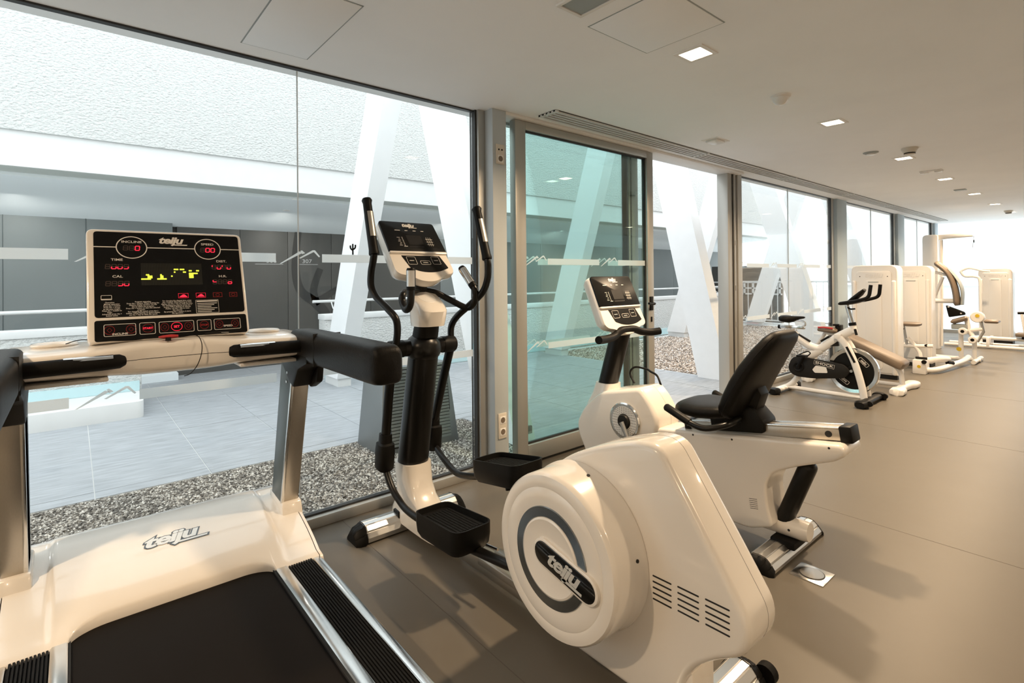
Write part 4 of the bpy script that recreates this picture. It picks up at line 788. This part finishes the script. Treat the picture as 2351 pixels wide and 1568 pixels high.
S().obox((1.775, RC, .277), (-.36, 0, -.93), (0, 1, 0), (.93, 0, -.36), .36, .075, .075).obj('rear_strut', 'blackg', t, bevel=.03, seg=4)
bt_ = S().tube([(1.2, RC, .115), (1.80, RC, .118), (1.835, RC, .119)], [.046, .046, .042], 20).obj('base_tube', 'plastic', t)
for x in (1.63, 1.76): S().cyl((x, RC-.0465, .118), (x, RC-.043, .118), .006, n=8).obj('screw', 'dark', bt_)
stabilizer('rear_stabilizer', 1.655, 1.79, RC, .30, .068, .03)
S().box(1.69, 1.80, RC-.085, RC+.085, .045, .078).obj('foot_bracket', 'black', t, bevel=.008)
stabilizer('front_stabilizer', .56, .68, RC, .26, .075, .05); S().box(.58, 1.2, RC-.04, RC+.04, .05, .11).obj('base_beam', 'plastic', t, bevel=.008)
done()
tag(S().tube(smooth_path([(.80, 2.66, .635), (.76, 2.67, .69), (.79, 2.68, .73), (.86, 2.70, .725), (.90, 2.69, .715), (.95, 2.68, .70), (.985, 2.66, .665), (.99, 2.665, .64)], 5), .0065, 8).obj('power_cable', 'black'), 'looped black cable on the housing of the recumbent bike', 'cable')
# ------------------------------------------------------------------ spinning bike
BC = 6.1
t = thing('spinning_bike', 'white spinning bike with a heavy chrome rimmed flywheel and black chain guard', 'exercise bike', (.7, BC, 0))
def flatbar(nm, pts, ry, rz, m='plasticm', par=None, n=16, k=5): return S().tube(smooth_path(pts, k), [(ry, rz)]*((len(pts)-1)*k+1), n, flat=(0, 1, 0)).obj(nm, m, par or t, ang=60)
flatbar('base_rail', [(.30, BC, .050), (.65, BC, .045), (1.06, BC, .048)], .03, .022)
flatbar('rear_leg', [(.31, BC, .05), (.37, BC, .10), (.43, BC, .19), (.47, BC, .30), (.46, BC, .44)], .028, .030)
fr = flatbar('main_frame', [(.385, BC, .64), (.46, BC, .585), (.55, BC, .525), (.645, BC, .505), (.73, BC, .565), (.84, BC, .655), (.955, BC, .725)], .032, .042)
flatbar('down_tube', [(.655, BC, .50), (.58, BC, .44), (.50, BC, .38), (.47, BC, .30)], .030, .045)
for a, b in (((.44, .605), (.56, .53)), ((.665, .548), (.745, .60))): S().tube([(a[0], BC-.018, a[1]+.038), (b[0], BC-.018, b[1]+.045)], .011, 10).obj('frame_insert', 'black', fr)
S().prism([(.69, .53), (.82, .64), (.83, .55)], 'y', BC-.02, BC+.02).obj('frame_gusset', 'dgrey', fr, bevel=.004)
for y in (BC-.055, BC+.055):
    fk = flatbar('fork_blade', [(.835, y, .655), (.90, y, .585), (.965, y, .455), (1.015, y, .30), (1.05, y, .15), (1.065, y, .045)], .014, .034)
    if y < BC: S().obox((.955, y-.0152, .48), (.42, 0, -.9), (0, 1, 0), (.9, 0, .42), .17, .002, .022).obj('fork_decal', 'black', fk)
S().box(.80, .87, BC-.07, BC+.07, .625, .68).obj('fork_crown', 'plasticm', t, bevel=.012)
fw = S().lathe((.957, BC, .312), (0, -1, 0), [(.190, -.022), (.222, -.026), (.230, -.018), (.230, .018), (.222, .026), (.190, .022)], 64, hole=True).obj('flywheel_rim', 'chrome', t, ang=35)
S().lathe((.957, BC, .312), (0, -1, 0), [(0, -.014), (.192, -.014), (.192, .014), (.05, .016), (.04, .03), (0, .03)], 64).obj('flywheel_disc', 'black', fw, ang=35)
FW = Face((.957, BC-.0145, .312), (1, 0, 0), (0, 0, 1), 1, 1, .001)
for a in (45, 232): 
    s_ = S(); ca_, sa_ = math.cos(math.radians(a)), math.sin(math.radians(a)); FD = Face((.957+.135*ca_, BC-.0145, .312+.135*sa_), (sa_, 0, -ca_), (ca_, 0, sa_), 1, 1, .001); FD.rout(s_, -.055, -.02, .055, .02, .012, .003); FD.text(s_, 'teiju', 0, 0, .034, .02, .2, 1.1); s_.obj('flywheel_decal', 'print', fw, flat=True)
S().cyl((.957, BC-.07, .312), (.957, BC+.07, .312), .014, n=14).obj('axle', 'steel', fw)
# chain guard
GP = round_poly([(.352, .285), (.39, .385), (.46, .418), (.57, .405), (.90, .375), (.955, .31), (.91, .235), (.60, .188), (.44, .19), (.375, .22)], [.06, .07, .06, .1, .06, .06, .06, .08, .06, .05], 5)
gd_ = S().prism(GP, 'y', BC-.085, BC-.060).obj('chain_guard', 'dgrey', t, bevel=.006)
S().prism(round_poly([(.60, .285), (.635, .333), (.735, .325), (.748, .268), (.625, .254)], .012), 'y', BC-.0862, BC-.080).obj('guard_window', 'plasticm', gd_)
FG = Face((.715, BC-.0855, .352), (.985, 0, -.17), (.17, 0, .985), 1, 1, .001); s_ = S(); FG.text(s_, 'SHOCK', 0, 0, .034, .012, 0, 1.5); FG.rout(s_, -.098, -.022, .098, .022, .004, .0018); s_.obj('guard_lettering', 'print', gd_, flat=True)
S().lathe((.462, BC, .297), (0, -1, 0), [(.055, .085), (.055, .092), (.045, .096), (.040, .092), (.022, .092), (.018, .11), (0, .112)], 32).obj('crank_boss', 'black', t)
for sy, ex, ez in ((-1, .531, .43), (1, .393, .165)):
    ca = S().tube([(.462, BC+sy*.105, .297), (ex, BC+sy*.112, ez)], [(.016, .008), (.012, .007)], 12, flat=(1, 0, .4)).obj('crank_arm', 'black', t)
    pd = S().box(ex-.045, ex+.045, *sorted((BC+sy*.125, BC+sy*.205)), ez-.012, ez+.012).obj('pedal', 'black', ca, bevel=.004)
    S().tube(smooth_path([(ex+.04, BC+sy*.13, ez), (ex+.075, BC+sy*.15, ez+.035), (ex+.06, BC+sy*.17, ez+.055), (ex+.02, BC+sy*.165, ez+.04), (ex-.03, BC+sy*.165, ez+.012)], 4), .006, 8).obj('toe_cage', 'black', pd)
# saddle and slider
S().tube([(.392, BC, .62), (.378, BC, .70)], .019, 14).obj('seat_post', 'chrome', t); S().box(.345, .41, BC-.025, BC+.025, .635, .672).obj('seat_clamp', 'black', t, bevel=.006)
sd_ = S().box(.245, .50, BC-.022, BC+.022, .700, .735).obj('seat_slider', 'chrome', t, bevel=.006); S().cyl((.222, BC, .712), (.246, BC, .712), .022, n=16).obj('slider_knob', 'black', sd_)
S().tube(smooth_path([(.47, BC, .73), (.502, BC, .745), (.50, BC, .775), (.46, BC, .79), (.40, BC, .795)], 4), .010, 10).obj('saddle_stem', 'chrome', sd_)
S().loft([ring((x, BC, z), (0, 1, 0), (.05, 0, 1), a, b, 22, 2.6) for x, z, a, b in ((.245, .810, .05, .018), (.26, .808, .085, .034), (.30, .806, .095, .040), (.345, .802, .075, .040), (.39, .808, .040, .032), (.44, .823, .026, .018), (.485, .828, .020, .013), (.50, .829, .012, .008))]).obj('saddle', 'vinyl', t, ang=60)
# handlebar
S().tube([(.968, BC, .70), (.955, BC, .78)], .030, 16).obj('head_tube', 'plasticm', t); S().cyl((.957, BC, .772), (.951, BC, .802), .034, n=18).obj('head_collar', 'black', t)
S().tube([(.952, BC, .79), (.905, BC, .985)], .021, 14).obj('handle_stem', 'chrome', t); S().tube([(.92, BC-.02, .955), (.95, BC-.03, .94), (.99, BC-.035, .945)], .008, 8).obj('stem_lever', 'black', t); S().tube([(.985, BC-.03, .74), (1.0, BC-.035, .68)], .012, 10).obj('brake_knob', 'black', t)
h_ = S().loft([ring((x, BC, z), (0, 1, 0), (-.2, 0, 1), a, b, 18, 3) for x, z, a, b in ((.855, .992, .10, .012), (.87, .996, .13, .018), (.94, 1.005, .12, .020), (1.0, 1.02, .10, .020), (1.04, 1.03, .09, .014))]).obj('handlebar', 'black', t, ang=50)
for sy in (-1, 1):
    S().tube(fillet([(.88, BC+sy*.11, 1.0), (1.04, BC+sy*.16, 1.03), (1.145, BC+sy*.16, 1.065), (1.160, BC+sy*.15, 1.19)], .04), .0165, 12).obj('bar_horn', 'black', h_)
S().loft([ring((x, BC, z), (0, 1, 0), (-.6, 0, .8), a, b, 16, 3) for x, z, a, b in ((.93, 1.02, .05, .012), (.97, 1.045, .065, .022), (1.03, 1.10, .06, .022), (1.065, 1.14, .045, .012))]).obj('arm_rest', 'black', h_, ang=50)
for nm, x, m in (('rear_foot', .285, 'plasticm'), ('front_foot', 1.105, 'black')):
    b = S().tube([(x, BC-.26, .038), (x, BC+.26, .038)], [(.045, .026)]*2, 16, flat=(1, 0, 0)).obj(nm, m, t)
    for sy in (-1, 1): S().loft([ring((x, BC+sy*y, .036), (1, 0, 0), (0, 0, 1), a, c, 16, 3) for y, a, c in ((.24, .055, .033), (.30, .055, .036), (.335, .04, .028))]).obj('foot_cap', 'black', b); S().cyl((x+.04, BC+sy*.28, .0), (x+.04, BC+sy*.28, .025), .022, n=14).obj('leveller', 'rubber', b)
if True:
    for sy in (-1, 1): S().cyl((1.165, BC+sy*.24-.012, .045), (1.165, BC+sy*.24+.012, .045), .026, n=16).obj('wheel', 'rubber', t)
done()
# ------------------------------------------------------------------ decline bench
NC = 7.03
t = thing('weight_bench', 'brown padded decline bench with white feet behind the spinning bike', 'bench', (.75, NC, 0))
pa, pb = Vector((.55, NC, .575)), Vector((1.19, NC, .275)); pdv = (pb-pa).normalized(); pn_ = Vector((-pdv.z, 0, pdv.x)); ln = (pb-pa).length
S().loft([ring(pa+pdv*ln*f, (0, 1, 0), pn_, a, b, 24, 4) for f, a, b in ((0, .10, .03), (.02, .135, .048), (.08, .145, .055), (.5, .145, .056), (.92, .145, .055), (.98, .135, .048), (1.0, .10, .03))]).obj('back_pad', 'tan', t, ang=50)
S().obox(pa.lerp(pb, .5)-pn_*.055, pdv, (0, 1, 0), pn_, ln*.9, .05, .035).obj('pad_frame', 'plasticm', t, bevel=.006)
hp = S().loft([ring((x, NC, z), (0, 1, 0), (.15, 0, 1), a, b, 20, 3) for x, z, a, b in ((.325, .628, .09, .016), (.34, .63, .12, .030), (.42, .628, .13, .036), (.50, .622, .13, .036), (.535, .615, .10, .018))]).obj('seat_pad', 'tan', t, ang=50)
S().tube([(.345, NC-.125, .655), (.42, NC-.135, .660), (.51, NC-.132, .652)], [(.004, .010)]*3, 8, flat=(0, 1, 0)).obj('red_piping', 'redv', hp); S().box(.505, .565, NC-.05, NC+.05, .60, .69).obj('adjuster', 'black', t, bevel=.008); S().tube([(.49, NC-.06, .69), (.555, NC-.06, .695)], .012, 10).obj('adjuster_lever', 'black', t)
S().tube([(.235, NC, .03), (.285, NC, .42), (.385, NC, .585), (.55, NC, .565)], .024, 12).obj('front_leg', 'plasticm', t)
S().tube(fillet([(1.05, NC, .30), (1.14, NC, .22), (1.155, NC, .05)], .06), .026, 12).obj('rear_leg', 'plasticm', t); S().tube([(.24, NC, .06), (1.15, NC, .06)], .022, 12).obj('base_rail', 'plasticm', t)
for nm, x, hw in (('rear_foot', 1.16, .36), ('front_foot', .24, .25)):
    S().loft([ring((x+(.02*abs(f)), NC+hw*f, .035), (1, 0, 0), (0, 0, 1), a, .035, 18, 3.5) for f, a in ((-1, .03), (-.96, .065), (-.55, .07), (-.4, .045), (0, .04), (.4, .045), (.55, .07), (.96, .065), (1, .03))]).obj(nm, 'plasticm', t, ang=50)
done()
# ------------------------------------------------------------------ weight stack towers
def tower(x0, x1, y0, dep, h, lab, foot=.05):
    t = thing('weight_stack_tower', lab, 'gym machine', ((x0+x1)/2, y0+dep/2, 0), 'white weight stack towers'); xc = (x0+x1)/2; w = x1-x0
    P_ = round_poly([(x0, foot), (x1, foot), (x1, h), (x0, h)], [.01, .01, .085, .085], 7)
    b = S().prism(P_, 'y', y0+.012, y0+dep).obj('casing', 'plasticm', t, bevel=.018, seg=3)
    Q = round_poly([(x0+.055, foot+.02), (x1-.055, foot+.02), (x1-.055, h-.07), (x0+.055, h-.07)], [.01, .01, .05, .05], 5)
    fp = S().prism(Q, 'y', y0+.004, y0+.02).obj('front_panel', 'plasticm', t, bevel=.006)
    S().box(x1-.060, x1-.012, y0-.012, y0+.05, foot, h-.19).obj('front_rail', 'plasticm', t, bevel=.018, seg=3); S().box(x0+.012, x0+.060, y0-.012, y0+.05, foot, h-.19).obj('front_rail', 'plasticm', t, bevel=.018, seg=3)
    S().prism(round_poly([(xc-.085, foot+.06), (xc+.085, foot+.06), (xc+.085, h-.185), (xc-.085, h-.185)], .03), 'y', y0-.004, y0+.006).obj('channel_panel', 'plasticm', fp, bevel=.004)
    S().box(xc-.055, xc+.055, y0-.007, y0-.002, h-.215, h-.205).obj('channel_slot', 'diff', fp)
    FT = Face((xc, y0+.004, h-.125), (1, 0, 0), (0, 0, 1), 1, 1, .003); s_ = S(); vt, ft = text_faces('teiju', .01, .25, 1.0)
    W2 = [s_.vs([FT.P(0, 0, k)+FT.u*v.x*.115+FT.v*v.y*.085 for v in vt]) for k in (.3, 1.6)]
    for f in ft:
        try: s_.bm.faces.new([W2[1][i] for i in f])
        except ValueError: pass
    s_.obj('embossed_letters', 'plasticm', fp, flat=True)
    for sx in (-1, 1): S().cyl((xc+sx*w*.30, y0+.003, h-.14), (xc+sx*w*.30, y0+.008, h-.14), .006, n=8).obj('screw', 'dgrey', fp)
    S().box(x0+.01, x1-.01, y0+.01, y0+dep-.01, 0, foot).obj('plinth', 'dgrey', t)
    done(); return t
tower(.475, .965, 7.66, .26, 1.405, 'white weight stack tower standing behind the brown decline bench'); tower(.585, 1.03, 9.0, .26, 1.405, 'white weight stack tower behind the round brown stool seat'); tower(.955, 1.425, 13.0, .3, 1.375, 'white weight stack tower at the far end of the gym')
# seated machine between the towers
t = thing('seated_row_machine', 'white machine frame with a round brown seat between two weight towers', 'gym machine', (1.05, 8.5, 0))
S().loft([ring((.92, 8.42, z), (1, 0, 0), (0, 1, 0), a, b, 24, 2.5) for z, a, b in ((.612, .10, .13), (.622, .118, .15), (.645, .122, .155), (.655, .105, .135))]).obj('seat', 'tan', t, ang=50)
S().tube([(.85, 8.42, .615), (.885, 8.42, .36)], .016, 10).obj('seat_post', 'steel', t); S().tube([(.83, 8.42, .57), (.86, 8.42, .565)], .018, 10).obj('post_knob', 'black', t)
S().tube(fillet([(.66, 8.42, .33), (1.0, 8.42, .35), (1.16, 8.42, .365)], .05), .024, 10).obj('upper_tube', 'plasticm', t); S().tube(smooth_path([(.89, 8.42, .45), (.95, 8.42, .38), (1.02, 8.42, .26), (1.03, 8.42, .10)], 4), .024, 10).obj('curved_tube', 'plasticm', t)
S().tube(smooth_path([(.75, 8.42, .34), (.72, 8.42, .22), (.78, 8.42, .10)], 4), .03, 10).obj('rear_tube', 'plasticm', t); S().box(.96, 1.10, 8.32, 8.52, .0, .185).obj('junction_box', 'plasticm', t, bevel=.012); S().cyl((1.03, 8.318, .10), (1.03, 8.32, .10), .02, n=12).obj('warning_sticker', 'yellow', t)
S().tube([(.98, 8.40, .20), (1.10, 8.40, .20)], .016, 10).obj('cross_pin', 'black', t); S().cyl((1.085, 8.30, .165), (1.085, 8.33, .165), .026, n=14).obj('pin_end', 'black', t)
S().tube(smooth_path([(1.06, 8.40, .05), (1.17, 8.55, .05), (1.24, 9.1, .06), (1.29, 9.55, .075), (1.30, 9.75, .10)], 5), .034, 12).obj('foot_tube', 'plasticm', t)
S().tube(smooth_path([(1.05, 8.55, .15), (1.15, 8.75, .16), (1.20, 9.0, .14)], 4), .04, 12).obj('pivot_arm', 'plasticm', t); S().cyl((1.21, 8.92, .10), (1.25, 9.02, .09), .025, n=12).obj('arm_stop', 'black', t)
S().tube([(1.02, 8.46, .34), (1.10, 8.40, .37)], .018, 10).obj('handle_grip', 'black', t); S().tube([(.80, 8.44, .34), (.80, 8.98, .34)], .022, 10).obj('link_tube', 'plasticm', t)
done()
# curved back machine
t = thing('abdominal_machine', 'white machine with a tall curved brown back pad', 'gym machine', (1.1, 10.0, 0))
cvp = smooth_path([(.90, 10, 1.46), (1.045, 10, 1.30), (1.118, 10, 1.08), (1.146, 10, .82)], 6)
S().tube(cvp, [(.10, .026)]+[(.12, .040)]*(len(cvp)-2)+[(.10, .026)], 18, flat=(0, 1, 0)).obj('back_pad', 'tan', t, ang=60)
c2 = smooth_path([(1.05, 10.02, 1.36), (1.15, 10.02, 1.20), (1.20, 10.02, 1.04), (1.195, 10.02, .83)], 6); S().tube(c2, [(.09, .018)]*len(c2), 14, flat=(0, 1, 0)).obj('pad_shell', 'diff', t, ang=60)
S().tube([(.80, 10, .88), (1.10, 10, .885)], [(.035, .035)]*2, 12).obj('pad_bar', 'plasticm', t); S().tube([(.87, 10, .92), (.98, 10, 1.24)], .022, 10).obj('brace', 'plasticm', t)
S().prism([(.80, .02), (.86, .02), (.86, 1.33), (.80, 1.36)], 'y', 9.97, 10.03).obj('column', 'plasticm', t, bevel=.01); S().tube([(.84, 10, 1.33), (1.02, 10, 1.27)], .02, 10).obj('top_brace', 'plasticm', t)
S().prism(round_poly([(1.025, .825), (1.24, .73), (1.25, .69), (1.06, .645)], .02), 'y', 9.90, 9.94).obj('pivot_plate', 'black', t, bevel=.004); S().cyl((1.06, 9.895, .80), (1.06, 9.90, .80), .012, n=10).obj('plate_bolt', 'chrome', t); S().cyl((1.20, 9.895, .71), (1.20, 9.90, .71), .012, n=10).obj('plate_bolt', 'chrome', t)
S().loft([ring((x, 10, z), (0, 1, 0), (-.3, 0, 1), .11, b, 16, 3) for x, z, b in ((1.08, .575, .015), (1.10, .58, .035), (1.24, .635, .035), (1.26, .642, .015))]).obj('seat_pad', 'tan', t, ang=50)
S().box(1.08, 1.26, 9.93, 10.07, .47, .545).obj('seat_base', 'diff', t, bevel=.01)
for x, z in ((1.216, .45), (1.325, .335)): S().lathe((x, 10.08, z), (0, -1, 0), [(.045, 0), (.052, .01), (.052, .20), (.045, .21), (.022, .21), (.02, .205), (0, .205)], 24).obj('roller_pad', 'plasticm', t); S().lathe((x, 9.872, z), (0, -1, 0), [(.024, 0), (.022, .004), (0, .005)], 16).obj('roller_bolt', 'black', t)
S().lathe((1.367, 10.04, .66), (0, -1, 0), [(.075, 0), (.08, .01), (.08, .07), (.07, .08), (0, .082)], 28).obj('cam_wheel', 'plasticm', t); S().cyl((1.37, 9.955, .68), (1.37, 9.958, .68), .025, n=12).obj('warning_sticker', 'yellow', t)
S().tube([(1.24, 10, .66), (1.27, 10, .46), (1.33, 10, .34)], .03, 10).obj('lever_arm', 'plasticm', t); S().tube([(1.22, 10, .45), (1.42, 10, .49)], .026, 10).obj('lever_bar', 'plasticm', t); S().tube([(1.40, 10, .62), (1.43, 10, .45), (1.36, 10, .30)], .018, 10).obj('hook_bar', 'steel', t)
S().loft([ring((x, 10, .605), (0, 1, 0), (0, 0, 1), .10, b, 16, 3) for x, b in ((1.445, .012), (1.46, .028), (1.58, .026), (1.60, .012))]).obj('arm_pad', 'tan', t, ang=50)
S().tube([(.82, 10, .04), (1.40, 10, .04)], .03, 12).obj('base_rail', 'plasticm', t); S().tube([(1.33, 10, .05), (1.33, 10, .33)], .028, 12).obj('support_post', 'plasticm', t); S().tube([(1.18, 10, .05), (1.18, 10, .50)], .03, 12).obj('seat_post', 'plasticm', t); S().tube([(1.36, 9.7, .035), (1.36, 10.3, .035)], .03, 12).obj('base_foot', 'plasticm', t)
S().cyl((1.16, 9.965, .18), (1.16, 9.968, .18), .03, n=12).obj('warning_sticker', 'yellow', t)
done()
# lat pulldown
t = thing('lat_pulldown_tower', 'tall white pulldown column with a long horizontal arm', 'gym machine', (.6, 11.4, 0))
S().prism(round_poly([(.47, 0), (.68, 0), (.68, 1.96), (.47, 1.96)], [.01, .01, .04, .07], 5), 'y', 11.3, 11.5).obj('column', 'plasticm', t, bevel=.012)
S().prism(round_poly([(.66, 1.87), (.80, 1.885), (1.13, 1.90), (1.14, 1.955), (1.12, 1.975), (.66, 1.955)], .012), 'y', 11.36, 11.44).obj('arm', 'plasticm', t, bevel=.008)
S().tube([(.715, 11.4, 1.87), (.715, 11.4, 1.2), (.70, 11.4, .05)], .02, 10).obj('guide_rod', 'plasticm', t); S().tube([(1.135, 11.4, 1.91), (1.135, 11.4, 1.84)], .003, 6).obj('cable', 'steel', t); S().box(1.128, 1.142, 11.392, 11.408, 1.80, 1.845).obj('hook', 'black', t, bevel=.002)
S().tube([(1.125, 11.4, 1.80), (1.12, 11.4, 1.72)], .003, 6).obj('chain', 'steel', t)
done()
# machine on long floor rails by the end wall
t = thing('leg_press_machine', 'low white machine on long floor rails with dark brown pads', 'gym machine', (1.3, 12.1, 0))
for y in (11.95, 12.35): S().tube([(.64, y, .035), (1.95, y, .04)], .03, 12).obj('floor_rail', 'plasticm', t)
S().tube([(1.05, 12.15, .17), (1.95, 12.15, .17)], .028, 12).obj('slide_rail', 'plasticm', t); S().box(1.2, 1.24, 11.92, 12.38, .03, .19).obj('rail_stand', 'plasticm', t, bevel=.006); S().box(1.8, 1.84, 11.92, 12.38, .03, .19).obj('rail_stand', 'plasticm', t, bevel=.006)
S().box(1.55, 1.95, 12.0, 12.3, .225, .285).obj('seat_pad', 'tan', t, bevel=.02); S().box(1.62, 1.68, 12.1, 12.2, .18, .235).obj('carriage', 'black', t, bevel=.005)
S().tube([(1.66, 12.15, .25), (1.62, 12.15, .60)], .02, 10).obj('handle_post', 'plasticm', t); S().tube([(1.57, 12.15, .615), (1.66, 12.15, .62)], .022, 10).obj('handle_grip', 'black', t)
S().tube(smooth_path([(.80, 12.4, 1.33), (.92, 12.4, 1.385), (1.10, 12.4, 1.335), (1.20, 12.4, 1.32)], 5), .018, 10).obj('top_arch', 'plasticm', t); S().tube(smooth_path([(.80, 12.4, 1.33), (.86, 12.4, 1.24), (1.0, 12.4, 1.23), (1.065, 12.4, 1.14), (1.07, 12.4, .6), (1.07, 12.4, .04)], 5), .022, 10).obj('arch_post', 'plasticm', t)
S().tube([(1.07, 12.4, .05), (1.07, 11.95, .05)], .024, 10).obj('arch_foot', 'plasticm', t)
done()
